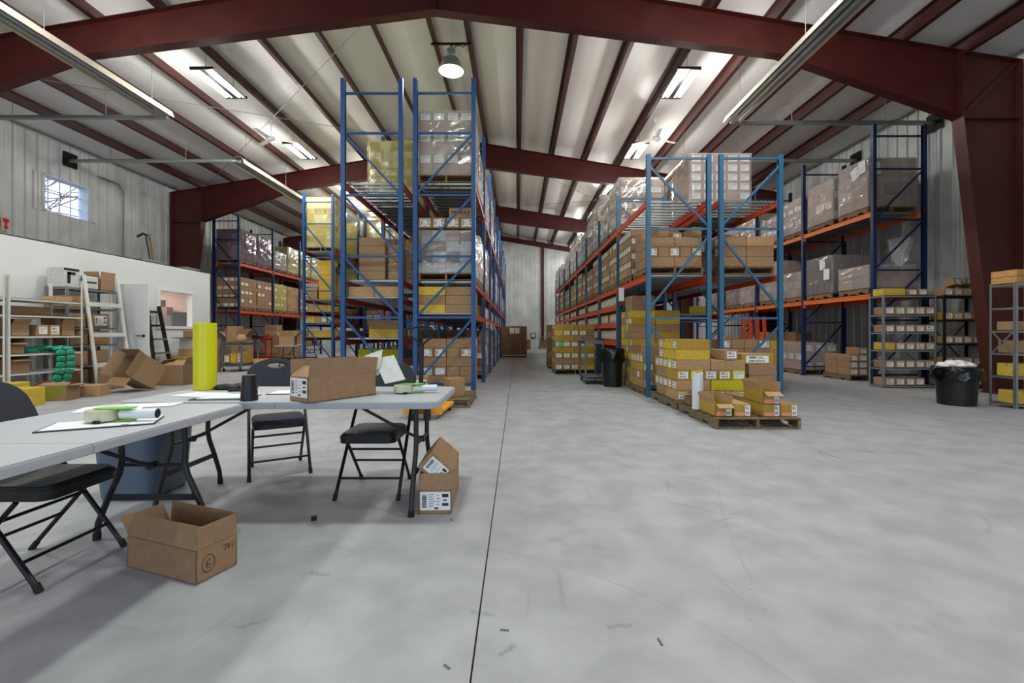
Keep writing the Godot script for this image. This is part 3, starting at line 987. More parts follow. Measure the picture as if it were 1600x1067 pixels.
# one white label on the end that faces s along z
func label_quads(mb: MB, w: float, h: float, l: float, size := Vector2(0.62, 0.62), shift := 0.0, ends := [-1.0, 1.0]):
	for s in ends:
		var z: float = s * (l / 2 + 0.0015)
		var a: float = w * size.x / 2
		var y0: float = h * (1.0 - size.y) / 2
		var y1: float = h - y0
		var o: float = w * shift * s
		mb.quad(Vector3(-a * s + o, y0, z), Vector3(a * s + o, y0, z), Vector3(a * s + o, y1, z), Vector3(-a * s + o, y1, z))

# carton standing on its base, long axis along z; the surfaces are board, tape and label
func carton_meshes(kind: String, w: float, h: float, l: float) -> Dictionary:
	var key := "carton_%s_%.3f_%.3f_%.3f" % [kind, w, h, l]
	if cache.has(key): return cache[key]
	var k: Dictionary = KIND[kind]
	var out := {}
	var mb := MB.new()
	mb.cbox(Vector3(0, h / 2, 0), Vector3(w, h, l), 0.007)
	out.body = mb
	out.body_mesh = mb.mesh(M[k.mat])
	var t := MB.new()
	var tw := minf(0.05, w * 0.25)
	t.quad(Vector3(-tw / 2, h + 0.001, l / 2), Vector3(tw / 2, h + 0.001, l / 2), Vector3(tw / 2, h + 0.001, -l / 2), Vector3(-tw / 2, h + 0.001, -l / 2))
	for s in [-1.0, 1.0]:
		var z: float = s * (l / 2 + 0.001)
		t.quad(Vector3(-tw / 2 * s, h * 0.72, z), Vector3(tw / 2 * s, h * 0.72, z), Vector3(tw / 2 * s, h, z), Vector3(-tw / 2 * s, h, z))
	# printed cartons keep bare board on the closing flaps
	var seal: Material = M.packing_tape
	if k.mat in ["ochre", "bright_yellow_card"]:
		seal = M.kraft_light
		t = MB.new()
		for s in [-1.0, 1.0]: t.box(Vector3(s * (w / 4 - 0.002), h + 0.0008, 0), Vector3(w / 2 - 0.006, 0.0016, l - 0.012))
	out.tape_mesh = t.mesh(seal)
	var all: ArrayMesh = mb.mesh(M[k.mat])
	all.add_surface_from_arrays(Mesh.PRIMITIVE_TRIANGLES, t.arrays())
	all.surface_set_material(1, seal)
	if k.has("label"):
		var lb := MB.new()
		var size := Vector2(0.3, 0.84) if k.has("pink") else Vector2(0.72, 0.66)
		var shift := 0.3 if k.has("pink") else 0.0
		label_quads(lb, w, h, l, size, shift)
		out.label_mesh = []
		for s in [-1.0, 1.0]:
			var l1 := MB.new()
			label_quads(l1, w, h, l, size, shift, [s])
			out.label_mesh.append(l1.mesh(M["label_%d" % k.label]))
		all.add_surface_from_arrays(Mesh.PRIMITIVE_TRIANGLES, lb.arrays())
		all.surface_set_material(all.get_surface_count() - 1, M["label_%d" % k.label])
	if k.has("pink"):
		var pk := MB.new()
		for s in [1.0]:
			var z: float = s * (l / 2 + 0.0015)
			pk.quad(Vector3(-w * 0.44 * s, 0.01, z), Vector3(w * 0.1 * s, 0.01, z), Vector3(w * 0.1 * s, h * 0.36, z), Vector3(-w * 0.44 * s, h * 0.36, z))
		out.pink_mesh = pk.mesh(M.sticker_pink)
	out.all_mesh = all
	cache[key] = out
	return out

func carton(kind: String, at: Vector3, yaw: float, where: String, group := "", w := BW, h := BH, l := BL, called := "") -> MeshInstance3D:
	var c := carton_meshes(kind, w, h, l)
	var o := single(called if called else KIND[kind].name, c.body_mesh, "%s %s" % [KIND[kind].look, where], "box", at, yaw, group)
	part(o, "top_flaps" if KIND[kind].mat in ["ochre", "bright_yellow_card"] else "tape", c.tape_mesh)
	if c.has("label_mesh"):
		for lm in c.label_mesh: part(o, "paper_label", lm)
	if c.has("pink_mesh"): part(o, "pink_sticker", c.pink_mesh)
	return o

# a heap of loose cartons laid in layers that alternate in direction; each carton is a thing of its own
func stack(where: String, x0: float, x1: float, d0: float, d1: float, y0: float, layers: int, kinds: Array, opt := {}):
	var w: float = opt.get("w", BW)
	var h: float = opt.get("h", BH)
	var l: float = opt.get("l", BL)
	var first: int = opt.get("first", 0)
	var gap := 0.009
	for k in layers:
		var along_z: bool = (k + first) % 2 == 0
		if opt.has("dir"): along_z = opt.dir == "z"
		var sx := w if along_z else l
		var sz := l if along_z else w
		var nx := maxi(1, int((x1 - x0 + gap) / (sx + gap) + 0.25))
		var nz := maxi(1, int((d1 - d0 + gap) / (sz + gap) + 0.25))
		var px := (x1 - x0) / nx
		var pz := minf((d1 - d0) / nz, sz + gap)
		var bw := snappedf((px if along_z else pz) - gap, 0.002)
		var bl := snappedf((pz if along_z else px) - gap, 0.002)
		for i in nx:
			for j in nz:
				var seen: bool = opt.get("full", false) or j == 0 or k == layers - 1 or (i == 0 and opt.get("left", false)) or (i == nx - 1 and opt.get("right", false))
				if not seen: continue
				if k == layers - 1 and rng.randf() < opt.get("missing", 0.0): continue
				var kind: String = kinds[rng.randi() % kinds.size()]
				var where2 := "%s layer, %s across, %s back, %s" % ["top" if k == layers - 1 else "bottom" if k == 0 else ordinal(k), ordinal(i), ordinal(j), where]
				if j == 0: where2 = "%s layer, %s across, %s" % ["top" if k == layers - 1 else "bottom" if k == 0 else ordinal(k), ordinal(i), where]
				if layers == 1: where2 = "%s across, %s back, %s" % [ordinal(i), ordinal(j), where]
				var cx := x0 + px * (i + 0.5)
				carton(kind, v3(cx, y0 + k * (h + 0.002), d0 + pz * (j + 0.5)), (0.0 if along_z else PI / 2) + rng.randf_range(-0.008, 0.008), where2, "cartons " + where, bw, h, bl)

func pallet_mesh(w: float, l: float, old: bool) -> ArrayMesh:
	var key := "pallet%.2f_%.2f_%s" % [w, l, old]
	if cache.has(key): return cache[key]
	var mb := MB.new()
	for b in pallet_boards(w, l): mb.box(b[0], b[1])
	cache[key] = mb.mesh(M.pallet_wood_old if old else M.pallet_wood)
	return cache[key]

func pallet_boards(w: float, l: float) -> Array:
	# stringers run along z, deck boards along x
	var out := []
	for q in [-1.0, 0.0, 1.0]:
		out.append([Vector3(q * (w / 2 - 0.02), 0.0835, 0), Vector3(0.038, 0.065, l), "stringer"])
		for f in [[-0.42, 0.16], [0.0, 0.34], [0.42, 0.16]]: out.append([Vector3(q * (w / 2 - 0.02), 0.035, f[0] * l), Vector3(0.038, 0.032, f[1] * l), "stringer_foot"])
	for k in 7: out.append([Vector3(0, 0.127, -l / 2 + 0.05 + (l - 0.1) * k / 6.0), Vector3(w, 0.018, 0.098), "deck_board"])
	for k in 4: out.append([Vector3(0, 0.01, -l / 2 + 0.05 + (l - 0.1) * k / 3.0), Vector3(w, 0.018, 0.098), "bottom_board"])
	return out

func pallet(at: Vector3, w: float, l: float, label: String, old := true, yaw := 0.0) -> Node3D:
	var t := thing("wooden_pallet", label, "pallet", at, yaw)
	for b in pallet_boards(w, l):
		var mb := MB.new()
		mb.cbox(Vector3.ZERO, b[1], 0.003)
		part(t, b[2], mb.mesh(M.pallet_wood_old if old else M.pallet_wood), b[0] + Vector3(rng.randf_range(-0.003, 0.003), 0, 0))
	return t

# wrinkled stretch film around a load of w x h x l standing on y = 0
func film_mesh(w: float, h: float, l: float, film: String, seedv: int) -> ArrayMesh:
	var key := "film_%s_%.2f_%.2f_%.2f_%d" % [film, w, h, l, seedv]
	if cache.has(key): return cache[key]
	var f := FastNoiseLite.new()
	f.seed = seedv; f.frequency = 3.2; f.fractal_octaves = 3
	var st := SurfaceTool.new()
	st.begin(Mesh.PRIMITIVE_TRIANGLES)
	st.set_smooth_group(0)
	var nu := 14
	var nv := 16
	var g := 0.012
	var put := func(base: Vector3, uax: Vector3, vax: Vector3, nrm: Vector3):
		for i in nu:
			for j in nv:
				var q := []
				for t in [[0, 0], [1, 0], [1, 1], [0, 1]]:
					var a := float(i + t[0]) / nu
					var b := float(j + t[1]) / nv
					var p: Vector3 = base + uax * a + vax * b
					var edge := minf(1.0, 6.0 * minf(minf(a, 1 - a), minf(b, 1 - b)))
					q.append(p + nrm * edge * (0.014 + 0.034 * f.get_noise_3d(p.x * 0.8 + p.y * 0.5, p.y * 3.0, p.z * 0.8 + p.y * 0.5) + 0.022 * f.get_noise_3d(p.x * 3.0, p.y * 5.0 + p.x * 2.0, p.z * 3.0 + 9.0)))
				for o in [0, 2, 1, 0, 3, 2]: st.add_vertex(q[o])
	var X := w / 2 + g
	var Z := l / 2 + g
	put.call(Vector3(-X, 0.0, Z), Vector3(2 * X, 0, 0), Vector3(0, h + g, 0), Vector3(0, 0, 1))
	put.call(Vector3(X, 0.0, -Z), Vector3(-2 * X, 0, 0), Vector3(0, h + g, 0), Vector3(0, 0, -1))
	put.call(Vector3(X, 0.0, Z), Vector3(0, 0, -2 * Z), Vector3(0, h + g, 0), Vector3(1, 0, 0))
	put.call(Vector3(-X, 0.0, -Z), Vector3(0, 0, 2 * Z), Vector3(0, h + g, 0), Vector3(-1, 0, 0))
	put.call(Vector3(-X, h + g, Z), Vector3(2 * X, 0, 0), Vector3(0, 0, -2 * Z), Vector3(0, 1, 0))
	st.generate_normals()
	st.set_material(M[film])
	cache[key] = st.commit()
	return cache[key]

# a palletised load that moves as one: pallet, cartons, film
func pallet_load(x: float, d: float, y: float, opt: Dictionary, label: String, group := "") -> Node3D:
	var w: float = opt.get("w", 1.04)
	var l: float = opt.get("l", 1.1)
	var ch: float = opt.get("ch", 0.19)
	var cw: float = opt.get("cw", 0.34)
	var cl: float = opt.get("cl", 0.27)
	var layers: int = opt.get("layers", 6)
	var kinds: Array = opt.get("kinds", ["label", "plain"])
	var t := thing("pallet_load", label, "pallet load", v3(x, y, d), opt.get("yaw", 0.0), group)
	var y0 := 0.0
	if opt.get("pallet", true):
		part(t, "pallet", pallet_mesh(w, l, rng.randf() < 0.5))
		y0 = 0.138
	for k in layers:
		# labelled ends face the camera in every other layer and the aisle in the ones between
		var along_x: bool = k % 2 == 1 and opt.get("alternate", true)
		if opt.has("face"): along_x = opt.face == "x"
		var sx := cl if along_x else cw
		var sz := cw if along_x else cl
		var nx := maxi(1, roundi(w / sx))
		var nz := maxi(1, roundi(l / sz))
		sx = w / nx; sz = l / nz
		for i in nx:
			for j in nz:
				var edge := j == 0 or i == 0 or i == nx - 1 or k == layers - 1
				if not edge: continue
				if opt.get("side", 0) > 0 and i == 0 and j > 0 and k < layers - 1 and nx > 1: continue
				if opt.get("side", 0) < 0 and i == nx - 1 and j > 0 and k < layers - 1 and nx > 1: continue
				if k == layers - 1 and opt.get("ragged", false) and rng.randf() < 0.4: continue
				var kind: String = kinds[rng.randi() % kinds.size()] if not opt.get("banded", false) else kinds[k % kinds.size()]
				var a := snappedf(sx - 0.006, 0.001)
				var b := snappedf(sz - 0.006, 0.001)
				var m: ArrayMesh
				var bas := Basis.IDENTITY
				if along_x:
					m = carton_meshes(kind, b, ch - 0.003, a).all_mesh
					bas = Basis(Vector3.UP, PI / 2)
				else: m = carton_meshes(kind, a, ch - 0.003, b).all_mesh
				# local +z is towards the front of the hall, so row 0 is the front row
				part(t, "carton", m, Vector3(-w / 2 + sx * (i + 0.5), y0 + k * ch, l / 2 - sz * (j + 0.5)), bas)
	if opt.get("film", "") != "":
		var f := part(t, "stretch_film", film_mesh(w, layers * ch, l, opt.film, opt.get("seed", 1 + rng.randi() % 3)))
		f.position.y = y0
	for n in opt.get("notes", []):
		var nb := MB.new()
		nb.box(Vector3.ZERO, Vector3(0.22, 0.28, 0.002))
		part(t, "paper_note", nb.mesh(M.paper), n[0], Basis(Vector3.UP, n[1]) * Basis(Vector3(0, 0, 1), n[2]))
	return t

# ---------------------------------------------------------------- pallet racking
func post_mesh(h: float, mat_name: String, slots: bool, mirror := false) -> ArrayMesh:
	var key := "post%.2f%s%s%s" % [h, mat_name, slots, mirror]
	if cache.has(key): return cache[key]
	var mb := MB.new()
	# open channel section, the open side towards the other post
	var o := PackedVector2Array([Vector2(-0.04, -0.04), Vector2(0.04, -0.04), Vector2(0.04, -0.036), Vector2(-0.036, -0.036), Vector2(-0.036, 0.036), Vector2(0.04, 0.036), Vector2(0.04, 0.04), Vector2(-0.04, 0.04)])
	if mirror:
		for i in o.size(): o[i].x = -o[i].x
	mb.prism(o, h, Transform3D(Basis(Vector3(1, 0, 0), Vector3(0, 0, -1), Vector3(0, 1, 0)), Vector3.ZERO))
	mb.box(Vector3(0, 0.006, 0), Vector3(0.13, 0.012, 0.11))
	var m := mb.mesh(M[mat_name])
	if slots:
		var sl := MB.new()
		var y := 0.12
		var e := 0.0405 if mirror else -0.0405
		while y < h - 0.05:
			for q in [-0.02, 0.02]: sl.box(Vector3(e, y, q), Vector3(0.002, 0.028, 0.011))
			sl.box(Vector3(0.012 if mirror else -0.012, y + 0.025, 0.0402), Vector3(0.008, 0.012, 0.002))
			y += 0.0762
		m.add_surface_from_arrays(Mesh.PRIMITIVE_TRIANGLES, sl.arrays())
		m.surface_set_material(1, M.dark_metal)
	cache[key] = m
	return m

func beam_mesh(ln: float, mat_name: String) -> ArrayMesh:
	var key := "beam%.2f%s" % [ln, mat_name]
	if cache.has(key): return cache[key]
	var mb := MB.new()
	mb.cbox(Vector3(0, -0.055, 0), Vector3(0.05, 0.11, ln), 0.005)
	mb.box(Vector3(0.0, -0.02, 0), Vector3(0.066, 0.012, ln))
	for s in [-1.0, 1.0]: mb.box(Vector3(0, -0.085, s * (ln / 2 - 0.006)), Vector3(0.07, 0.21, 0.012))
	cache[key] = mb.mesh(M[mat_name])
	return cache[key]

func deck_mesh(w: float, ln: float, solid: bool) -> ArrayMesh:
	var key := "deck%.2f_%.2f%s" % [w, ln, solid]
	if cache.has(key): return cache[key]
	var mb := MB.new()
	if solid: mb.cbox(Vector3(0, 0.0, 0), Vector3(w, 0.022, ln - 0.01), 0.003)
	else:
		for k in 11: mb.box(Vector3(0, -0.016, -ln / 2 + ln * (k + 0.5) / 11.0), Vector3(w, 0.032, 0.05))
		for k in 14: mb.box(Vector3(-w / 2 + w * (k + 0.5) / 14.0, 0.003, 0), Vector3(0.006, 0.006, ln - 0.02))
	cache[key] = mb.mesh(M.galvanised)
	return cache[key]

func rack(label: String, x0: float, x1: float, d0: float, bays: int, h: float, cfg: Dictionary) -> Node3D:
	var t := thing("pallet_rack", label, "pallet rack", v3((x0 + x1) / 2, 0, d0))
	var half := (x1 - x0) / 2 - 0.04
	var bay: float = cfg.get("bay", 2.52)
	var blue: String = cfg.blue
	for k in bays + 1:
		var f := Node3D.new()
		f.name = "upright_frame"
		t.add_child(f, true)
		f.position.z = -k * bay
		part(f, "post", post_mesh(h, blue, k < 2), Vector3(-half, 0, 0))
		part(f, "post", post_mesh(h, blue, k < 2, true), Vector3(half, 0, 0))
		for y in cfg.bars:
			var mb := MB.new()
			mb.box(Vector3(0, y, 0), Vector3(half * 2 - 0.02, 0.038, 0.028))
			part(f, "horizontal_brace", mb.mesh(M[blue]))
		for g in cfg.diags:
			var mb := MB.new()
			mb.bar(Vector3(-half + 0.03, g[0], 0), Vector3(half - 0.03, g[1], 0), 0.028, 0.038)
			part(f, "diagonal_brace", mb.mesh(M[blue]))
	for k in bays:
		var levels: Array = cfg.levels
		if cfg.has("levels_by_bay") and cfg.levels_by_bay.has(k): levels = cfg.levels_by_bay[k]
		for y in levels:
			var z := -(k + 0.5) * bay
			for s in [-1.0, 1.0]: part(t, "beam", beam_mesh(bay - 0.085, cfg.beam), Vector3(s * half, y - 0.02, z))
			part(t, "deck", deck_mesh(half * 2 - 0.07, bay - 0.1, y < 2.0 and cfg.get("solid", true)), Vector3(0, y - 0.012, z))
	return t

func zig(ys: Array, left_high: bool) -> Array:
	var out := []
	for i in ys.size() - 1: out.append([ys[i + 1] - 0.03, ys[i] + 0.03] if left_high else [ys[i] + 0.03, ys[i + 1] - 0.03])
	return out

# two loads per bay on one level, with their own style
func fill_level(rack_name: String, x0: float, x1: float, d0: float, y: float, bays: Array, opt: Dictionary, level: String):
	for k in bays:
		for s in 2:
			if opt.get("skip", []).has([k, s]): continue
			var o := opt.duplicate()
			o.layers = opt.get("layers", 6) + (rng.randi() % 3 - 1 if opt.get("vary", true) else 0)
			if opt.has("max_h"): o.layers = mini(o.layers, int((opt.max_h - 0.15) / opt.get("ch", 0.19)))
			if opt.has("films"): o.film = opt.films[rng.randi() % opt.films.size()]
			o.w = opt.get("w", x1 - x0 - 0.14)
			var d: float = d0 + k * 2.52 + 0.67 + s * 1.2
			pallet_load((x0 + x1) / 2 + rng.randf_range(-0.03, 0.03) + opt.get("dx", 0.0), d, y, o, "%s, %s bay %s half, %s level, %s" % [opt.get("look", "wrapped carton load"), ordinal(k), "front" if s == 0 else "rear", level, rack_name], "loads on the %s" % rack_name)

const G1 := [0.24, 1.475, 2.61, 3.75, 4.90]

func build_racks():
	# --- royal blue double row left of the aisle
	var tall := {"blue": "blue_royal", "beam": "beam_red", "bars": [0.24, 1.475, 2.61, 3.75, 4.90, 5.64], "levels": [4.03, 2.18, 1.56]}
	var a := tall.duplicate(); a.diags = zig(G1, true); a.levels = [4.03, 2.2, 1.86, 1.09, 0.67]
	var b := tall.duplicate(); b.diags = zig(G1, false)
	rack("tall royal blue pallet rack, row farther from the aisle", -3.27, -2.12, 8.46, 9, 5.91, a)
	rack("tall royal blue pallet rack facing the aisle", -1.93, -0.77, 8.46, 9, 5.91, b)
	# --- light blue double row right of the aisle
	var c := {"blue": "blue_light", "beam": "beam_orange", "bars": [0.2, 1.46, 3.12, 4.43], "levels": [3.69, 2.3, 1.87, 1.44], "diags": [[4.27, 3.2], [1.66, 2.95], [1.3, 0.26]], "levels_by_bay": {0: [3.69, 2.3]}}
	var e := c.duplicate(); e.diags = [[3.2, 4.27], [2.95, 1.66], [0.26, 1.3]]; e.levels = [3.69, 2.3, 1.65]; e.levels_by_bay = {0: [3.69, 2.3]}
	rack("light blue pallet rack facing the aisle", 2.40, 3.60, 8.46, 8, 4.5, c)
	rack("light blue pallet rack, row towards the right wall", 3.75, 4.93, 8.46, 8, 4.5, e)
	# --- navy rack on the right wall
	var w := {"blue": "blue_navy", "beam": "beam_orange_bright", "bars": [0.24, 1.475, 2.61, 3.75, 4.90, 5.64], "levels": [3.96, 2.09], "diags": zig(G1, false)}
	rack("navy pallet rack along the right wall", 8.03, 9.25, 10.3, 4, 5.9, w)
	# --- left back racks
	var l3 := {"blue": "blue_royal", "beam": "beam_red", "bars": [0.24, 1.475, 2.61, 3.75, 4.90, 5.64], "levels": [4.0, 2.35, 1.93, 1.54, 1.05], "diags": zig(G1, true)}
	rack("royal blue pallet rack with yellow loads, behind white folding table", -7.3, -6.24, 15.5, 5, 5.9, l3)
	var l3b := l3.duplicate(); l3b.levels = [4.0, 2.35, 1.2]
	rack("royal blue pallet rack with yellow loads, back row", -6.1, -5.0, 18.02, 4, 5.9, l3b)
	var l4 := {"blue": "blue_navy", "beam": "beam_orange", "bars": [0.24, 1.475, 2.61, 3.75, 4.90, 5.64], "levels": [4.0, 2.1], "diags": zig(G1, true)}
	rack("navy pallet rack along the left wall", -12.1, -11.03, 18.1, 3, 5.85, l4)

	# ---- loads: royal blue row facing the aisle
	var n := "royal blue rack facing the aisle"
	pallet_load(-1.34, 9.13, 4.03, {"layers": 6, "kinds": ["plain", "label"], "banded": true, "film": "film_clear", "ch": 0.2, "face": "z", "cw": 0.26, "cl": 0.36, "side": 1}, "film-wrapped load of labelled and plain carton layers, highest front load of royal blue rack", "loads on the " + n)
	pallet_load(-1.34, 10.33, 4.03, {"layers": 5, "kinds": ["label", "ship"], "film": "film_clear", "side": 1}, "film-wrapped carton load, first bay rear half, top level, " + n, "loads on the " + n)
	fill_level(n, -1.93, -0.77, 8.46, 4.03, range(1, 9), {"layers": 6, "kinds": ["label", "ship", "tall"], "films": ["film_clear", "film_clear", "film_grey"], "side": 1}, "top")
	var gl := pallet_load(-1.34, 9.12, 2.18, {"layers": 4, "ch": 0.2, "kinds": ["white", "plain"], "film": "film_grey", "cw": 0.5, "side": 1}, "grey film-wrapped load below the carton marked FRAGILE", "loads on the " + n)
	gl.set_meta("group", "loads on the " + n)
	for i in 4:
		carton("ship", v3(-1.75 + i * 0.265, 2.18 + 0.138 + 0.80 + 0.06, 8.85), 0.0, "in the row on the grey wrapped load, %s from the frame" % ordinal(i), "cartons on grey wrapped load", 0.255, 0.2, 0.42)
	var fg := carton("plain", v3(-1.08, 2.18 + 0.138 + 0.80 + 0.265, 8.87), 0.0, "marked FRAGILE on top of the labelled carton row", "", 0.44, 0.19, 0.36, "fragile_carton")
	var tm := TextMesh.new()
	var sf := SystemFont.new()
	sf.font_names = PackedStringArray(["Droid Sans"])
	sf.font_weight = 700
	tm.font = sf; tm.text = "FRAGILE"; tm.font_size = 20; tm.pixel_size = 0.0045; tm.depth = 0.001
	tm.material = M.ink
	part(fg, "lettering", tm, Vector3(0, 0.11, 0.1812))
	fill_level(n, -1.93, -0.77, 8.46, 2.18, range(1, 9), {"layers": 5, "kinds": ["label", "ship", "plain"], "films": ["film_clear", "film_clear", ""], "side": 1}, "middle")
	pallet_load(-1.34, 10.33, 2.18, {"layers": 5, "kinds": ["label", "ship"], "film": "film_clear", "side": 1}, "film-wrapped carton load, first bay rear half, middle level, " + n, "loads on the " + n)
	stack("low shelf, %s" % n, -1.86, -0.84, 8.56, 9.6, 1.56, 3, ["plain", "plain", "plain", "gold"], {"dir": "x", "h": 0.165, "right": true})
	for k in range(1, 9):
		for i in 7: 
			var zz := 8.46 + k * 2.52 + 0.25 + i * 0.31
			var kk: String = ["label", "ship", "tall", "plain"][rng.randi() % 4]
			var cm := carton_meshes(kk, 0.26, 0.3, 0.46)
			single("shelf_carton", cm.all_mesh, "%s, %s along low shelf, %s bay, %s" % [KIND[kk].look, ordinal(i), ordinal(k), n], "box", v3(-1.06, 1.56, zz), PI / 2, "low shelf cartons, %s bay, %s" % [ordinal(k), n])
	# white tickets hanging from the low beam
	for k in 7:
		var tk := MB.new()
		tk.box(Vector3(0, -0.07, 0), Vector3(0.002, 0.15, 0.11))
		single("shelf_ticket", tk.mesh(M.paper), "%s white paper ticket along low beam of royal blue rack" % ordinal(k), "ticket", v3(-0.745, 1.45, 11.2 + k * 0.62), 0.1 * (k % 3 - 1), "tickets on the low beam")
	# floor level of that rack
	stack("floor of %s" % n, -1.86, -0.86, 8.75, 9.8, 0.0, 6, ["plain", "ship", "label", "plain"], {"right": true, "h": 0.178, "missing": 0.3})
	for k in range(1, 9):
		pallet_load(-1.3, 8.46 + k * 2.52 + 1.15, 0.0, {"layers": 4 + rng.randi() % 3, "kinds": ["plain", "label", "gold", "dark"], "side": 1, "w": 1.0, "ragged": true}, "unwrapped carton load on floor, %s bay, %s" % [ordinal(k), n], "floor loads of royal blue rack")

	# ---- royal blue row farther from the aisle
	n = "inner royal blue rack"
	pallet_load(-2.72, 10.35, 4.03, {"layers": 6, "kinds": ["tall", "white", "label"], "film": "film_yellow", "w": 0.98}, "yellow film-wrapped load behind the empty wire deck of royal blue rack", "loads on the " + n)
	fill_level(n, -3.27, -2.12, 8.46, 4.03, range(1, 5), {"layers": 6, "films": ["film_yellow", "film_clear"]}, "top")
	stack("office-side heap, %s" % n, -3.0, -2.5, 8.62, 9.1, 2.2, 5, ["plain", "plain", "ship"], {"dir": "x", "h": 0.158})
	stack("aisle-side heap, %s" % n, -2.46, -2.22, 8.66, 9.2, 2.2, 4, ["plain"], {"dir": "z", "h": 0.165})
	fill_level(n, -3.27, -2.12, 8.46, 2.2, range(1, 5), {"layers": 5, "kinds": ["plain", "dark", "label"], "look": "unwrapped carton load"}, "middle")
	stack("second shelf, %s" % n, -3.17, -2.2, 8.56, 8.8, 1.86, 1, ["plain", "light"], {"dir": "x", "h": 0.2})
	stack("third shelf, %s" % n, -3.0, -2.4, 9.2, 9.7, 1.09, 2, ["gold", "plain"], {"dir": "x", "h": 0.18})
	stack("lowest shelf, %s" % n, -3.15, -2.3, 9.0, 9.5, 0.67, 1, ["dark", "yellow"], {"dir": "x", "h": 0.2})
	for k in range(1, 4):
		for y in [1.86, 1.09, 0.67]:
			stack("%s shelf, %s bay, %s" % ["second" if y > 1.8 else "third" if y > 1.0 else "lowest", ordinal(k), n], -3.15, -2.25, 8.6 + k * 2.52, 9.7 + k * 2.52, y, 1, ["plain", "ship", "gold", "label"], {"dir": "z" if k % 2 else "x", "h": 0.2})

	# ---- light blue row facing the aisle
	n = "aisle-side light blue rack"
	fill_level(n, 2.40, 3.60, 8.46, 3.69, range(1, 8), {"layers": 6, "kinds": ["label", "tall", "label"], "films": ["film_clear", "film_clear", "film_grey"], "side": -1, "w": 1.08}, "top")
	stack("front pallet, %s" % n, 2.46, 3.5, 8.6, 9.5, 2.3 + 0.14, 4, ["plain", "plain", "plain", "ship"], {"left": true, "h": 0.185, "first": 1, "missing": 0.35})
	pallet(v3(2.98, 2.3, 9.08), 1.06, 1.0, "pale pallet under brown cartons, middle deck of " + n, false)
	fill_level(n, 2.40, 3.60, 8.46, 2.3, range(1, 8), {"layers": 6, "ch": 0.17, "cw": 0.22, "cl": 0.36, "kinds": ["label", "tall", "label", "plain"], "side": -1, "w": 1.06, "max_h": 1.24, "look": "stack of labelled cartons"}, "middle")
	pallet_load(2.98, 10.38, 2.3, {"layers": 6, "ch": 0.165, "cw": 0.22, "cl": 0.36, "kinds": ["label", "tall"], "side": -1, "w": 1.06}, "stack of labelled cartons, first bay rear half, middle level, " + n, "loads on the " + n)
	for k in range(1, 8):
		for lv in 3:
			for i in 9:
				if rng.randf() < 0.08: continue
				var kk: String = ["label", "tall", "label", "ochre"][rng.randi() % 4]
				var cm := carton_meshes(kk, 0.235, 0.235 if lv < 2 else 0.27, 0.46)
				single("shelf_carton", cm.all_mesh, "%s, %s along %s shelf, %s bay, %s" % [KIND[kk].look, ordinal(i), ["second", "third", "lowest"][lv], ordinal(k), n], "box", v3(2.7, [1.87, 1.44, 1.0][lv], 8.46 + k * 2.52 + 0.27 + i * 0.247), PI / 2, "%s shelf cartons, %s bay, %s" % [["second", "third", "lowest"][lv], ordinal(k), n])
		# plain deck for the lowest row
		var dm := MB.new()
		dm.box(Vector3(0, -0.02, 0), Vector3(1.05, 0.03, 2.4))
		for s in [-0.5, 0.5]: dm.box(Vector3(s, -0.08, 0), Vector3(0.05, 0.1, 2.43))
		single("rack_shelf", dm.mesh(M.beam_orange), "lowest orange-edged shelf, %s bay, %s" % [ordinal(k), n], "shelf", v3(3.0, 0.995, 8.46 + (k + 0.5) * 2.52), 0.0, "lowest shelves of light blue rack")
		pallet_load(3.0, 8.46 + k * 2.52 + 1.2, 0.0, {"layers": 4, "ch": 0.16, "kinds": ["ochre", "label", "plain"], "side": -1, "w": 1.02}, "low carton load on floor, %s bay, %s" % [ordinal(k), n], "floor loads of light blue rack")
	# ---- light blue row towards the right wall
	n = "wall-side light blue rack"
	pallet_load(4.36, 10.3, 3.69, {"layers": 6, "ch": 0.2, "cw": 0.25, "cl": 0.4, "kinds": ["label", "label", "label", "plain"], "face": "z", "w": 1.3, "film": "film_clear"}, "load of white-labelled cartons on the top front deck of light blue rack", "loads on the " + n)
	stack("front pallet, %s" % n, 3.82, 4.86, 8.6, 9.6, 2.3 + 0.14, 3, ["plain", "plain", "light", "ship"], {"dir": "x", "h": 0.19})
	pallet(v3(4.34, 2.3, 9.12), 1.06, 1.02, "pale pallet on middle front deck of " + n, false)
	fill_level(n, 3.75, 4.93, 8.46, 2.3, range(1, 5), {"layers": 5, "kinds": ["label", "plain"], "w": 1.04, "max_h": 1.24}, "middle")
	fill_level(n, 3.75, 4.93, 8.46, 3.69, range(1, 5), {"layers": 5, "kinds": ["label", "plain"], "films": ["film_clear"], "w": 1.04}, "top")
	stack("low shelf, %s" % n, 4.2, 4.8, 11.1, 11.6, 1.65, 1, ["gold"], {"dir": "x", "h": 0.19, "w": 0.24, "l": 0.55})
	stack("floor of %s" % n, 3.85, 4.86, 8.7, 9.75, 0.0, 6, ["plain", "plain", "ship"], {"h": 0.175, "first": 1})
	for q in 4:
		var ob := MB.new()
		ob.cbox(Vector3(0, 0.85, 0), Vector3(0.1, 1.7, 0.06), 0.004, Basis(Vector3(0, 0, 1), 0.05))
		single("spare_rack_beam", ob.mesh(M.beam_orange), "%s spare orange beam standing on end beside navy rack" % ordinal(q), "rack beam", v3(7.1 + q * 0.24, 0.0, 14.2 + q * 0.05), 0.1 * q, "spare beams beside navy rack")

	# ---- navy rack on the right wall
	n = "right-wall navy rack"
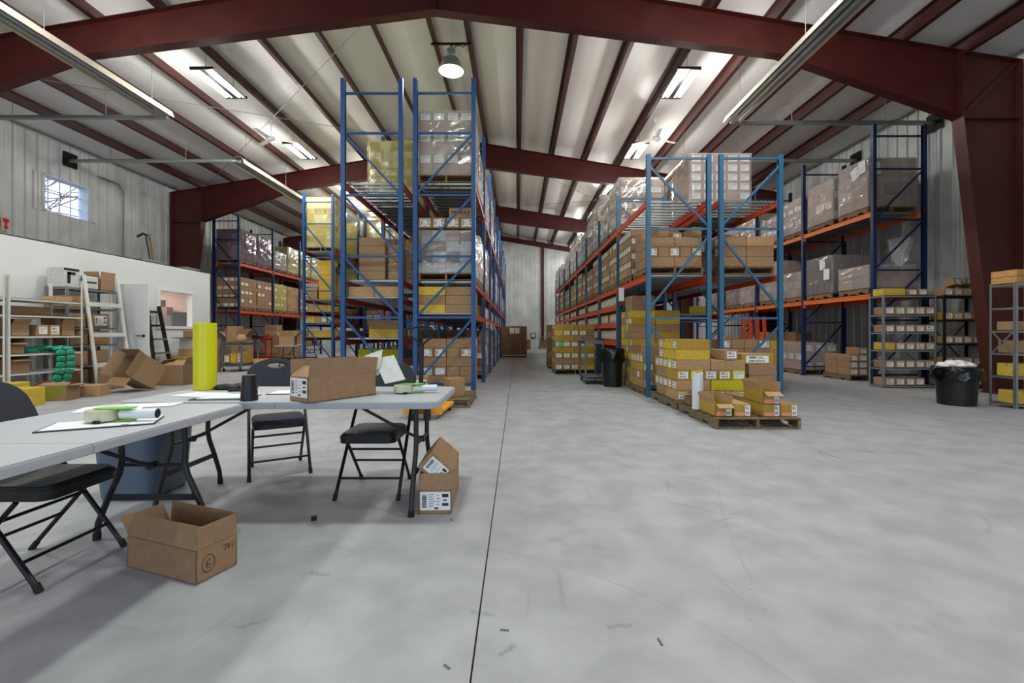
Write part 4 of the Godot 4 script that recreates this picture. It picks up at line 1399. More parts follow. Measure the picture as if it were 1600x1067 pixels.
	pallet_load(8.64, 10.95, 3.96, {"layers": 4, "ch": 0.28, "cw": 0.4, "cl": 0.4, "kinds": ["dark", "plain"], "film": "film_clear", "w": 1.14, "l": 0.95, "notes": [[Vector3(-0.605, 1.0, 0.12), -PI / 2, 0.35], [Vector3(-0.605, 1.08, 0.34), -PI / 2, 0.1], [Vector3(-0.42, 1.0, 0.52), 0.0, 0.15]]}, "dark carton load with paper notes, front of top level, navy rack", "loads on the " + n)
	pallet_load(8.62, 12.15, 3.96, {"layers": 4, "ch": 0.26, "kinds": ["plain", "label"], "film": "film_clear", "w": 1.08, "l": 1.0}, "film-wrapped load, first bay rear half, top level, " + n, "loads on the " + n)
	fill_level(n, 8.03, 9.25, 10.3, 3.96, range(1, 4), {"layers": 5, "kinds": ["label", "ship", "tall"], "films": ["film_clear"], "w": 1.05}, "top")
	pallet_load(8.64, 10.95, 2.09, {"layers": 2, "ch": 0.26, "cw": 0.45, "cl": 0.4, "kinds": ["dark", "plain"], "film": "film_clear", "w": 1.12, "l": 0.95}, "low dark carton load under loose clear film, front of navy rack", "loads on the " + n)
	pallet_load(8.62, 12.2, 2.09, {"layers": 4, "ch": 0.24, "cw": 0.5, "kinds": ["dark"], "film": "film_grey", "w": 1.08, "l": 1.0, "notes": [[Vector3(-0.575, 0.9, 0.2), -PI / 2, 0.1], [Vector3(-0.575, 0.62, 0.36), -PI / 2, 0.0]]}, "grey film-wrapped dark load with white notes, middle of navy rack", "loads on the " + n)
	fill_level(n, 8.03, 9.25, 10.3, 2.09, range(1, 4), {"layers": 4, "ch": 0.24, "kinds": ["dark", "plain"], "films": ["film_grey", "film_clear"], "w": 1.05}, "lower")
	var fl := MB.new()
	var fz := RandomNumberGenerator.new()
	fz.seed = 12
	fl.lathe([[0.05, 0.0], [0.12, 0.12, 1.0], [0.14, 0.3, 1.0], [0.22, 0.5, 1.0], [0.26, 0.62, 1.0]], 26, Vector3.ZERO, 0.06)
	single("loose_film", fl.mesh(M.film_clear), "crumpled clear film sticking up behind the low dark load", "film", v3(9.03, 2.09 + 0.138 + 0.55, 10.72))
	pallet(v3(8.7, 0, 11.75), 0.95, 1.0, "old pallet under labelled cartons below navy rack")
	stack("pallet below right-wall navy rack", 8.24, 9.16, 11.28, 12.2, 0.138, 4, ["label", "ship", "label"], {"h": 0.17, "dir": "z", "left": true, "missing": 0.5})
	pallet_load(8.6, 13.46, 0.0, {"layers": 3, "ch": 0.25, "cw": 0.4, "kinds": ["ship", "label"], "film": "film_clear", "w": 1.0}, "low film-wrapped load on floor, second bay of navy rack", "floor loads of navy rack")
	pallet_load(8.6, 14.62, 0.0, {"layers": 4, "ch": 0.27, "cw": 0.5, "cl": 0.45, "kinds": ["plain", "gold", "dark"], "w": 1.02, "ragged": true}, "load of large brown cartons on floor, second bay of navy rack", "floor loads of navy rack")
	pallet_load(8.6, 17.2, 0.0, {"layers": 5, "kinds": ["plain", "label"], "w": 1.0}, "carton load on floor, third bay of navy rack", "floor loads of navy rack")

	# ---- left back racks
	n = "yellow-load blue rack"
	pallet_load(-6.77, 16.2, 4.0, {"layers": 9, "ch": 0.19, "kinds": ["tall", "white", "light"], "film": "film_yellow", "w": 0.98, "l": 1.05}, "tall yellow film-wrapped load on the top front deck", "loads on the " + n)
	fill_level(n, -7.3, -6.24, 15.5, 4.0, range(1, 4), {"layers": 7, "kinds": ["tall", "white", "light"], "films": ["film_yellow"]}, "top")
	stack("middle front deck, %s" % n, -6.85, -6.35, 15.7, 16.2, 2.35, 8, ["gold"], {"dir": "x", "h": 0.165})
	stack("outer heap, middle deck, %s" % n, -7.2, -6.9, 15.7, 16.2, 2.35, 2, ["light"], {"dir": "z", "h": 0.2, "w": 0.3})
	fill_level(n, -7.3, -6.24, 15.5, 2.35, range(1, 4), {"layers": 6, "kinds": ["label", "plain"], "films": ["film_yellow", "film_clear"]}, "middle")
	for y in [1.93, 1.54, 1.05]:
		for k in 3:
			stack("%s shelf, %s bay, %s" % ["second" if y > 1.8 else "third" if y > 1.2 else "lowest", ordinal(k), n], -7.2, -6.35, 15.7 + k * 2.52, 16.7 + k * 2.52, y, 1, ["plain", "label", "gold", "light"], {"dir": "z" if y > 1.3 else "x", "h": 0.22})
	n = "rear yellow-load rack"
	fill_level(n, -6.1, -5.0, 18.02, 4.0, range(0, 4), {"layers": 8, "kinds": ["tall", "white", "light"], "films": ["film_yellow"]}, "top")
	fill_level(n, -6.1, -5.0, 18.02, 2.35, range(0, 3), {"layers": 6, "kinds": ["plain", "label"], "films": ["film_clear", ""]}, "middle")
	fill_level(n, -6.1, -5.0, 18.02, 1.2, range(0, 3), {"layers": 4, "kinds": ["plain", "label"], "vary": false}, "low")
	n = "left-wall navy rack"
	var st := [["film_purple", "purple-grey"], ["film_purple", "purple-grey"], ["film_grey", "grey"], ["film_yellow", "yellow"], ["film_yellow", "yellow"], ["film_yellow", "yellow"]]
	for i in 6:
		var dd: float = 18.1 + (i / 2) * 2.52 + 0.67 + (i % 2) * 1.2
		pallet_load(-11.55, dd, 4.0, {"layers": 6 if i != 2 else 4, "ch": 0.2, "kinds": ["plain", "dark"] if i < 2 else ["tall", "white"], "film": st[i][0], "w": 0.96, "side": 1}, "%s film-wrapped load, %s place, top level, %s" % [st[i][1], ordinal(i), n], "loads on the " + n)
		pallet_load(-11.55, dd, 2.1, {"layers": 7, "ch": 0.17, "cw": 0.25, "cl": 0.3, "kinds": ["label", "plain", "label"] if i != 3 else ["plain", "light"], "film": "film_yellow" if i in [2, 5] else "", "w": 0.96, "side": 1}, "%s, %s place, lower level, %s" % ["yellow film-wrapped load" if i in [2, 5] else "unwrapped carton load", ordinal(i), n], "loads on the " + n)

# ---------------------------------------------------------------- shelving, carts and small furniture
func shelving(label: String, x0: float, x1: float, d0: float, d1: float, h: float, ys: Array, mt: Material, brace := "", group := "") -> Node3D:
	var t := thing("shelving_unit", label, "shelving", v3((x0 + x1) / 2, 0, (d0 + d1) / 2), 0.0, group)
	var hx := (x1 - x0) / 2
	var hz := (d1 - d0) / 2
	for sx in [-1.0, 1.0]:
		for sz in [-1.0, 1.0]:
			var mb := MB.new()   # slotted angle post
			mb.box(Vector3(sx * (hx - 0.0015), h / 2, sz * (hz - 0.02)), Vector3(0.003, h, 0.04))
			mb.box(Vector3(sx * (hx - 0.02), h / 2, sz * (hz - 0.0015)), Vector3(0.04, h, 0.003))
			part(t, "post", mb.mesh(mt))
	for y in ys:
		var mb := MB.new()
		mb.box(Vector3(0, y - 0.004, 0), Vector3(hx * 2 - 0.008, 0.008, hz * 2 - 0.008))
		for s in [-1.0, 1.0]:
			mb.box(Vector3(0, y - 0.018, s * (hz - 0.006)), Vector3(hx * 2 - 0.008, 0.036, 0.004))
			mb.box(Vector3(s * (hx - 0.006), y - 0.018, 0), Vector3(0.004, 0.036, hz * 2 - 0.008))
		part(t, "shelf", mb.mesh(mt))
	if brace != "":
		var ends := [-1.0, 1.0]
		for s in ends:
			for q in [-1.0, 1.0]:
				var mb := MB.new()
				if brace == "side": mb.bar(Vector3(s * (hx - 0.004), h * 0.42, -q * (hz - 0.02)), Vector3(s * (hx - 0.004), h * 0.62, q * (hz - 0.02)), 0.003, 0.025, Vector3.UP)
				elif s < 0: mb.bar(Vector3(-q * (hx - 0.02), h * 0.25, -hz + 0.004), Vector3(q * (hx - 0.02), h * 0.7, -hz + 0.004), 0.003, 0.025)
				else: continue
				part(t, "cross_brace", mb.mesh(mt))
	return t

# open carton: four walls, bottom and four flaps opened by the given angles (front, back, left, right; 0 = upright, + = outwards)
func open_carton(called: String, label: String, at: Vector3, basis: Basis, w: float, h: float, l: float, ang: Array, mt: Material, flap := 0.0) -> Node3D:
	var t := thing(called, label, "box", at)
	t.basis = basis
	var th := 0.005
	var mb := MB.new()
	mb.box(Vector3(0, th / 2, 0), Vector3(w, th, l))
	mb.box(Vector3(-w / 2 + th / 2, h / 2, 0), Vector3(th, h, l)); mb.box(Vector3(w / 2 - th / 2, h / 2, 0), Vector3(th, h, l))
	mb.box(Vector3(0, h / 2, -l / 2 + th / 2), Vector3(w, h, th)); mb.box(Vector3(0, h / 2, l / 2 - th / 2), Vector3(w, h, th))
	part(t, "body", mb.mesh(mt))
	var fl := flap if flap > 0 else w / 2
	var defs := [[Vector3(0, h, l / 2 - th / 2), Vector3(1, 0, 0), Vector3(w - 0.01, fl, th), ang[0]], [Vector3(0, h, -l / 2 + th / 2), Vector3(1, 0, 0), Vector3(w - 0.01, fl, th), -ang[1]], [Vector3(-w / 2 + th / 2, h, 0), Vector3(0, 0, 1), Vector3(th, fl, l - 0.01), ang[2]], [Vector3(w / 2 - th / 2, h, 0), Vector3(0, 0, 1), Vector3(th, fl, l - 0.01), -ang[3]]]
	for f in defs:
		mb = MB.new()
		mb.box(Vector3(0, fl / 2 + 0.002, 0), f[2])
		part(t, "flap", mb.mesh(M.kraft_light if mt == M.ochre else mt), f[0], Basis(f[1], f[3]))
	return t

func caster(t: Node3D, p: Vector3, r := 0.05):
	var mb := MB.new()
	mb.tube([p + Vector3(-0.016, r, 0), p + Vector3(0.016, r, 0)], r, 14)
	part(t, "caster_wheel", mb.mesh(M.rubber))
	mb = MB.new()
	for s in [-1.0, 1.0]: mb.box(p + Vector3(s * 0.021, r * 1.5, 0), Vector3(0.004, r * 1.4, r * 0.8))
	mb.box(p + Vector3(0, r * 2.2, 0), Vector3(0.05, 0.006, 0.06))
	part(t, "caster_fork", mb.mesh(M.galvanised))

func utility_cart(label: String, x: float, d: float, w: float, l: float, ys: Array, mt: Material, yaw := 0.0) -> Node3D:
	var t := thing("utility_cart", label, "cart", v3(x, 0, d), yaw)
	for y in ys:
		var mb := MB.new()
		mb.box(Vector3(0, y - 0.01, 0), Vector3(w, 0.02, l))
		for s in [-1.0, 1.0]:
			mb.box(Vector3(s * (w / 2 - 0.008), y - 0.01, 0), Vector3(0.016, 0.075, l))
			mb.box(Vector3(0, y - 0.01, s * (l / 2 - 0.008)), Vector3(w, 0.075, 0.016))
		part(t, "shelf", mb.mesh(mt))
	for sx in [-1.0, 1.0]:
		for sz in [-1.0, 1.0]:
			var mb := MB.new()
			mb.cbox(Vector3(sx * (w / 2 - 0.02), (0.115 + ys[0]) / 2, sz * (l / 2 - 0.02)), Vector3(0.045, ys[0] - 0.115, 0.045), 0.008)
			part(t, "post", mb.mesh(mt))
			caster(t, Vector3(sx * (w / 2 - 0.05), 0, sz * (l / 2 - 0.06)))
	var hb := MB.new()
	hb.tube([Vector3(-w / 2 + 0.04, ys[0], -l / 2), Vector3(-w / 2 + 0.04, ys[0] + 0.1, -l / 2 - 0.1), Vector3(w / 2 - 0.04, ys[0] + 0.1, -l / 2 - 0.1), Vector3(w / 2 - 0.04, ys[0], -l / 2)], 0.014, 8)
	part(t, "handle", hb.mesh(mt))
	return t

func bagged_can(called: String, label: String, x: float, d: float, r: float, h: float):
	var t := thing(called, label, "trash can", v3(x, 0, d))
	var mb := MB.new()
	mb.lathe([[0.0, 0.0], [r * 0.82, 0.0], [r * 0.84, 0.02], [r * 0.97, h * 0.93], [r * 1.03, h * 0.94], [r * 1.03, h], [r * 0.97, h], [r * 0.8, 0.06], [0.0, 0.05]], 32)
	part(t, "can", mb.mesh(M.black_plastic))
	mb = MB.new()
	mb.lathe([[r * 1.09, h * 0.66, 0.7], [r * 1.13, h * 0.74, 1.0], [r * 1.08, h * 0.83, 1.0], [r * 1.12, h * 0.92, 0.8], [r * 1.09, h * 1.0, 0.5], [r * 1.02, h * 1.03, 0.5], [r * 0.9, h * 0.99, 0.5], [r * 0.8, h * 0.8, 0.8], [r * 0.5, h * 0.7, 0.6], [0.0, h * 0.68, 0.0]], 48, Vector3.ZERO, r * 0.1)
	part(t, "bin_bag", mb.mesh(M.black_bag))
	return t

func build_left_side():
	# --- cream shelving in two bays in front of the office wall
	var ys := [1.80, 1.508, 1.135, 0.817, 0.477, 0.12]
	shelving("cream metal shelving with a green bucket on top", -9.4, -8.75, 6.42, 7.78, 2.19, ys, M.shelf_white)
	shelving("cream metal shelving with green air-pillow film hanging down", -9.4, -8.75, 7.82, 9.17, 2.19, ys, M.shelf_white)
	var g := "on the cream shelving"
	open_carton("open_carton", "open brown carton on middle shelf of cream shelving", v3(-9.03, 1.137, 8.08), Basis(Vector3.UP, PI / 2), 0.3, 0.2, 0.42, [0.6, 0.4, 0.3, 0.5], M.kraft, 0.12)
	carton("label", v3(-8.99, 1.137, 8.44), PI / 2, "with yellow note on middle cream shelf", "", 0.2, 0.2, 0.4)
	carton("tall", v3(-8.99, 1.137, 8.66), PI / 2, "beside the noted carton on cream shelf", "", 0.19, 0.2, 0.4)
	open_carton("open_carton", "tall open carton at the far end of middle cream shelf", v3(-9.03, 1.137, 8.95), Basis(Vector3.UP, PI / 2), 0.26, 0.22, 0.4, [0.3, 0.1, 0.1, 0.3], M.kraft)
	open_carton("open_carton", "half-closed brown carton on fourth cream shelf", v3(-9.03, 0.819, 8.02), Basis(Vector3.UP, PI / 2), 0.26, 0.2, 0.42, [1.9, 0.2, -0.6, 0.3], M.kraft, 0.09)
	open_carton("open_carton", "open brown carton on fifth cream shelf", v3(-9.03, 0.479, 8.07), Basis(Vector3.UP, PI / 2), 0.34, 0.24, 0.42, [1.9, 0.1, -0.7, 0.2], M.kraft, 0.08)
	carton("dark", v3(-9.1, 1.510, 8.3), 0.0, "long and low on upper cream shelf", "", 0.4, 0.16, 0.8)
	for i in 4: carton(["dark", "ship", "plain", "gold"][i], v3(-9.03, ys[1 + i] + 0.002, 7.4 - 0.05 * i), PI / 2, "on nearer bay of cream shelving, %s shelf" % ordinal(i + 1), "", 0.3, 0.22, 0.42)
	var bk := MB.new()
	bk.lathe([[0.0, 0.0], [0.13, 0.0], [0.16, 0.27], [0.17, 0.27], [0.17, 0.3], [0.155, 0.3], [0.12, 0.02], [0.0, 0.02]], 24)
	single("plastic_bucket", bk.mesh(M.bucket_green), "bright green plastic bucket on top of cream shelving", "bucket", v3(-9.03, 1.803, 7.55))
	# strip of green air pillows over the shelf edge
	var ap := thing("air_pillow_strip", "strip of green plastic air pillows draped over cream shelves", "packing film", v3(-8.75, 0, 8.72))
	var path := [Vector3(-0.42, 0.9, 0.16), Vector3(-0.3, 0.9, 0.12), Vector3(-0.16, 0.92, 0.1), Vector3(-0.02, 0.92, 0.02), Vector3(0.08, 0.87, 0.0), Vector3(0.1, 0.76, 0.0), Vector3(0.1, 0.64, 0.0), Vector3(0.1, 0.52, 0.02), Vector3(0.09, 0.40, 0.03), Vector3(0.07, 0.28, 0.08), Vector3(0.03, 0.2, 0.16)]
	for s in 2:
		for i in path.size() - 1:
			var pb := MB.new()
			var a: Vector3 = path[i]; var b: Vector3 = path[i + 1]
			var zdir := (b - a).normalized()
			var xdir := Vector3(0, 0, 1)
			if absf(zdir.z) > 0.6: xdir = Vector3(0.6, 0, 0.8)
			xdir = (xdir - zdir * xdir.dot(zdir)).normalized()
			var prof := []
			for k in 9:
				var q := -1.0 + k / 4.0
				prof.append([maxf(0.004, sqrt(maxf(0.0, 1.0 - q * q * q * q))) , q])
			pb.lathe(prof, 14)
			var m := pb.mesh(M.green_film)
			var ln := a.distance_to(b)
			part(ap, "air_pillow", m, (a + b) / 2 + Vector3(0.0, 0, s * 0.19 - 0.1), Basis(xdir * 0.085, zdir * ln * 0.5, xdir.cross(zdir) * 0.035))
	var back := MB.new()
	back.lathe([[0.0, -1.0], [0.7, -0.8], [1.0, 0.0], [0.7, 0.8], [0.0, 1.0]], 12)
	for i in 4: part(ap, "air_pillow", back.mesh(M.green_film), Vector3(-0.22, 0.87 + 0.02 * (i % 2), 0.34 - i * 0.22), Basis(Vector3.UP, 0.3 * i) * Basis.from_scale(Vector3(0.12, 0.05, 0.14)))
	# --- grey shelving farther along
	ys = [2.13, 1.72, 1.30, 0.93, 0.5, 0.1]
	shelving("grey metal shelving beside the open office door", -9.66, -9.2, 9.3, 10.5, 2.15, ys, M.shelf_grey)
	var pr := open_carton("open_carton", "open brown carton on top of grey shelving", v3(-9.43, 2.133, 10.3), Basis(Vector3.UP, PI / 2), 0.36, 0.24, 0.34, [0.0, 0.2, 0.3, 0.1], M.kraft)
	var prn := thing("desktop_printer", "white printer with dark slot on top of grey shelving", "printer", v3(-9.43, 2.133, 9.86), PI / 2)
	var mb := MB.new()
	mb.cbox(Vector3(0, 0.14, 0), Vector3(0.42, 0.28, 0.36), 0.025)
	part(prn, "body", mb.mesh(M.white_card))
	mb = MB.new()
	mb.box(Vector3(0.02, 0.15, 0.182), Vector3(0.26, 0.03, 0.006)); mb.box(Vector3(-0.2, 0.2, 0.182), Vector3(0.03, 0.07, 0.006))
	part(prn, "paper_slot", mb.mesh(M.black_plastic))
	var bx2 := thing("printer_carton", "white carton with black print on top of grey shelving", "box", v3(-9.43, 2.133, 9.46), PI / 2)
	mb = MB.new()
	mb.cbox(Vector3(0, 0.2, 0), Vector3(0.34, 0.4, 0.34), 0.005)
	part(bx2, "body", mb.mesh(M.white_card))
	mb = MB.new()
	mb.box(Vector3(-0.06, 0.2, 0.171), Vector3(0.07, 0.24, 0.002)); mb.box(Vector3(0.0, 0.29, 0.171), Vector3(0.16, 0.06, 0.002)); mb.box(Vector3(0, 0.37, 0.171), Vector3(0.33, 0.05, 0.002))
	part(bx2, "print", mb.mesh(M.ink))
	carton("light", v3(-9.1, 1.803, 9.0), PI / 2, "small and flat on top of cream shelving", "", 0.3, 0.1, 0.3)
	for q in [[1.30, 9.55, "plain"], [1.30, 10.1, "ship"], [0.93, 9.6, "dark"], [0.93, 10.1, "plain"], [0.5, 9.6, "plain"], [0.5, 10.1, "plain"], [0.1, 9.6, "dark"], [0.1, 10.15, "plain"], [1.72, 9.55, "plain"]]:
		carton(q[2], v3(-9.43, q[0] + 0.002, q[1]), PI / 2, "on grey shelving, %s, %s end" % [{1.72: "second shelf", 1.30: "third shelf", 0.93: "fourth shelf", 0.5: "fifth shelf", 0.1: "bottom shelf"}[q[0]], "nearer" if q[1] < 9.8 else "door"], "", 0.4, 0.31 if q[0] < 1.6 else 0.24, 0.38)
	# white frame leaning against the shelving
	var lf := thing("leaning_frame", "white metal ladder frame leaning against grey shelving", "frame", v3(-8.82, 0, 10.0))
	for s in [-1.0, 1.0]:
		mb = MB.new()
		mb.bar(Vector3(0, 0.0, s * 0.42), Vector3(-0.32, 2.42, s * 0.40), 0.06, 0.035)
		part(lf, "rail", mb.mesh(M.shelf_white))
	for y in [0.5, 1.15, 1.8]:
		mb = MB.new()
		mb.box(Vector3(-0.32 * y / 2.42, y, 0), Vector3(0.09, 0.09, 0.78))
		part(lf, "rung", mb.mesh(M.shelf_white))
	# --- floor boxes in front
	mb = MB.new()
	var sb := open_carton("striped_carton", "open carton with green diagonal stripes on the floor", v3(-8.2, 0, 8.1), Basis(Vector3.UP, 0.25), 0.5, 0.27, 0.34, [-1.2, 1.9, -1.0, 1.6], M.kraft, 0.12)
	for k in 6:
		mb = MB.new()
		mb.prism(PackedVector2Array([Vector2(-0.02, 0.0), Vector2(0.03, 0.0), Vector2(0.16, 0.25), Vector2(0.11, 0.25)]), 0.002, Transform3D(Basis.IDENTITY, Vector3(-0.25 + k * 0.067, 0.01, 0.17)))
		part(sb, "stripe", mb.mesh(M.stripe_green))
	carton("light", v3(-8.12, 0, 8.62), 0.15, "long and flat on the floor beside striped carton", "", 0.56, 0.21, 0.3)
	carton("gold", v3(-8.5, 0.0, 7.6), 0.1, "on the floor before the cream shelving, taller one", "", 0.4, 0.36, 0.3)
	carton("gold", v3(-8.0, 0.0, 7.4), -0.1, "on the floor before the cream shelving, lower one", "", 0.36, 0.3, 0.3)
	open_carton("tipped_carton", "large brown carton tipped on its side, mouth open", v3(-7.74, 0.245, 9.62), Basis(Vector3.UP, 1.3) * Basis(Vector3(0, 0, 1), 1.0), 0.52, 0.5, 0.56, [0.25, 0.3, 1.4, 0.15], M.kraft, 0.2)
	open_carton("upright_carton", "large brown carton standing open beside the tipped one", v3(-7.85, 0, 10.5), Basis(Vector3.UP, 0.1), 0.56, 0.46, 0.48, [-1.3, 1.2, -0.9, 0.5], M.kraft, 0.2)
	carton("plain", v3(-8.62, 0, 9.66), 0.0, "behind the tipped carton near the leaning frame", "", 0.26, 0.45, 0.36)
	# --- black step ladder leaning on the wall
	var ld := thing("step_ladder", "black folded step ladder leaning on the office wall", "ladder", v3(-9.3, 0, 12.0))
	for s in [-1.0, 1.0]:
		mb = MB.new()
		mb.bar(Vector3(0.0, 0, s * 0.28), Vector3(-0.3, 1.9, s * 0.19), 0.04, 0.09)
		part(ld, "rail", mb.mesh(M.black_plastic))
	for k in 5:
		mb = MB.new()
		var y := 0.3 + k * 0.36
		mb.box(Vector3(-0.3 * y / 1.9 + 0.01, y, 0), Vector3(0.13, 0.05, 0.5 - 0.04 * k))
		part(ld, "step", mb.mesh(M.galvanised if k < 3 else M.black_plastic))
	# --- boxes beside it
	carton("dark", v3(-9.25, 0, 12.75), PI / 2, "at the bottom of the stack under the office window", "", 0.75, 0.4, 0.5)
	carton("ochre", v3(-9.25, 0.402, 12.75), PI / 2, "second from the floor under the office window", "", 0.72, 0.14, 0.46)
	carton("light", v3(-9.22, 0.544, 12.9), PI / 2, "third from the floor under the office window", "", 0.5, 0.2, 0.4)
	carton("white", v3(-9.22, 0.746, 12.9), PI / 2, "with dark logo under the office window", "", 0.44, 0.28, 0.4)
	var lg := MB.new()
	lg.tube([Vector3(0, 0, 0), Vector3(0, 0, 0.002)], 0.08, 16)
	lg.box(Vector3(0, 0.1, 0.001), Vector3(0.4, 0.05, 0.002))
	part(get_child(get_child_count() - 1), "logo", lg.mesh(M.dark_blue_print), Vector3(0.0, 0.12, 0.201))
	mb = MB.new()
	for k in 3: mb.box(Vector3(0, 0.01 + k * 0.012, 0), Vector3(0.5, 0.008, 0.8 - 0.06 * k), Basis(Vector3.UP, 0.06 * k))
	single("flattened_carton", mb.mesh(M.kraft_dark), "flattened dark cardboard lying on the white carton", "cardboard", v3(-9.25, 1.03, 12.85))
	carton("plain", v3(-9.25, 1.07, 13.0), PI / 2, "topmost under the office window", "", 0.4, 0.18, 0.3)
	for k in 5: carton("label", v3(-9.22, k * 0.2, 13.75), 0.0, "in narrow stack at the office corner, %s from floor" % ordinal(k), "narrow stack at the office corner", 0.3, 0.198, 0.4)
	# --- grey cart and what is on it
	utility_cart("dark grey two-shelf utility cart near the office corner", -8.72, 14.35, 0.62, 0.95, [0.86, 0.22], M.cart_grey)
	carton("plain", v3(-8.85, 0.9, 14.3), 0.08, "tall on the dark grey cart", "", 0.28, 0.5, 0.44)
	mb = MB.new()
	mb.lathe([[0.0, 0.0], [0.13, 0.0], [0.16, 0.12], [0.1, 0.24], [0.0, 0.25]], 6)
	single("hexagonal_carton", mb.mesh(M.kraft_light), "small six-sided light carton on the dark grey cart", "box", v3(-8.54, 0.9, 14.1), 0.2)
	for k in 3: carton(["label", "gold", "ochre"][k], v3(-8.9 + k * 0.2, 0.26, 14.15), 0.0, "lower shelf of dark grey cart", "", 0.18, 0.27 + 0.03 * k, 0.4)
	carton("gold", v3(-8.2, 0, 14.6), 0.1, "on the floor beside dark grey cart, lower", "", 0.34, 0.2, 0.3)
	carton("gold", v3(-8.2, 0.202, 14.6), 0.0, "on the floor beside dark grey cart, upper", "", 0.34, 0.16, 0.3)
	var fh := carton("plain", v3(-9.9, 0, 16.4), 0.35, "marked with two handwritten letters behind the grey cart", "", 0.62, 0.82, 0.5, "marked_carton")
	# marker strokes F and H
	mb = MB.new()
	for s in [[-0.1, 0.5, -0.09, 0.64], [-0.09, 0.64, -0.02, 0.65], [-0.095, 0.58, -0.03, 0.585], [0.03, 0.5, 0.04, 0.64], [0.11, 0.5, 0.12, 0.65], [0.035, 0.57, 0.115, 0.575]]:
		mb.bar(Vector3(s[0], s[1], 0.2515), Vector3(s[2], s[3], 0.2515), 0.014, 0.002, Vector3(0, 0, 1))
	part(fh, "handwriting", mb.mesh(M.ink))
	open_carton("open_carton", "tall open carton standing behind the grey cart", v3(-10.4, 0.0, 17.0), Basis(Vector3.UP, 0.1), 0.7, 1.05, 0.5, [0.1, 0.2, 0.9, 0.6], M.kraft, 0.3)
	# --- red tool cart
	var rc := utility_cart("red tool cart in front of the left wall rack", -10.35, 18.3, 0.75, 0.5, [0.95, 0.2], M.red_paint)
	mb = MB.new()
	mb.cbox(Vector3(0, 0, 0), Vector3(0.45, 0.1, 0.34), 0.02)
	single("tool_case", mb.mesh(M.black_plastic), "black tool case on the red cart", "case", v3(-10.5, 1.04, 18.2))
	mb = MB.new()
	mb.tube([Vector3(-0.1, 0.03, 0), Vector3(0.05, 0.06, 0), Vector3(0.16, 0.04, 0)], 0.04, 10)
	mb.tube([Vector3(0.12, 0.05, 0), Vector3(0.15, 0.14, 0)], 0.025, 8)
	single("power_drill", mb.mesh(M.red_paint), "red hand drill lying on the red cart", "drill", v3(-10.15, 1.0, 18.25))
	# --- stack of flat cartons before the left wall rack
	pallet(v3(-10.35, 0, 20.2), 1.2, 1.1, "pallet under flat brown cartons before left wall rack")
	stack("pallet before left-wall rack", -10.95, -9.75, 19.7, 20.7, 0.138, 6, ["plain", "light", "plain"], {"w": 0.38, "l": 0.58, "h": 0.19, "right": true, "dir": "x"})
	carton("plain", v3(-10.7, 1.29, 20.0), 0.0, "alone on top of flat cartons before wall rack", "", 0.5, 0.24, 0.5)
	carton("plain", v3(-11.55, 0, 19.0), 0.0, "under the left wall rack, tall", "", 0.8, 0.9, 0.6)
	carton("light", v3(-11.55, 0, 21.4), 0.0, "under the left wall rack, wide", "", 0.9, 0.7, 0.7)
	# --- second folding table with two open cartons
	folding_table("white folding table at the blue rack, two cartons on it", -8.0, 16.75, PI / 2)
	open_carton("open_carton", "open light carton on the back folding table, larger", v3(-8.1, 0.757, 16.1), Basis(Vector3.UP, 0.2), 0.5, 0.3, 0.36, [0.3, 0.2, 0.6, 0.9], M.kraft_light, 0.18)
	open_carton("open_carton", "open carton on the back folding table, farther", v3(-7.85, 0.757, 17.2), Basis(Vector3.UP, -0.1), 0.4, 0.34, 0.36, [0.4, 0.2, 0.3, 0.5], M.kraft, 0.18)

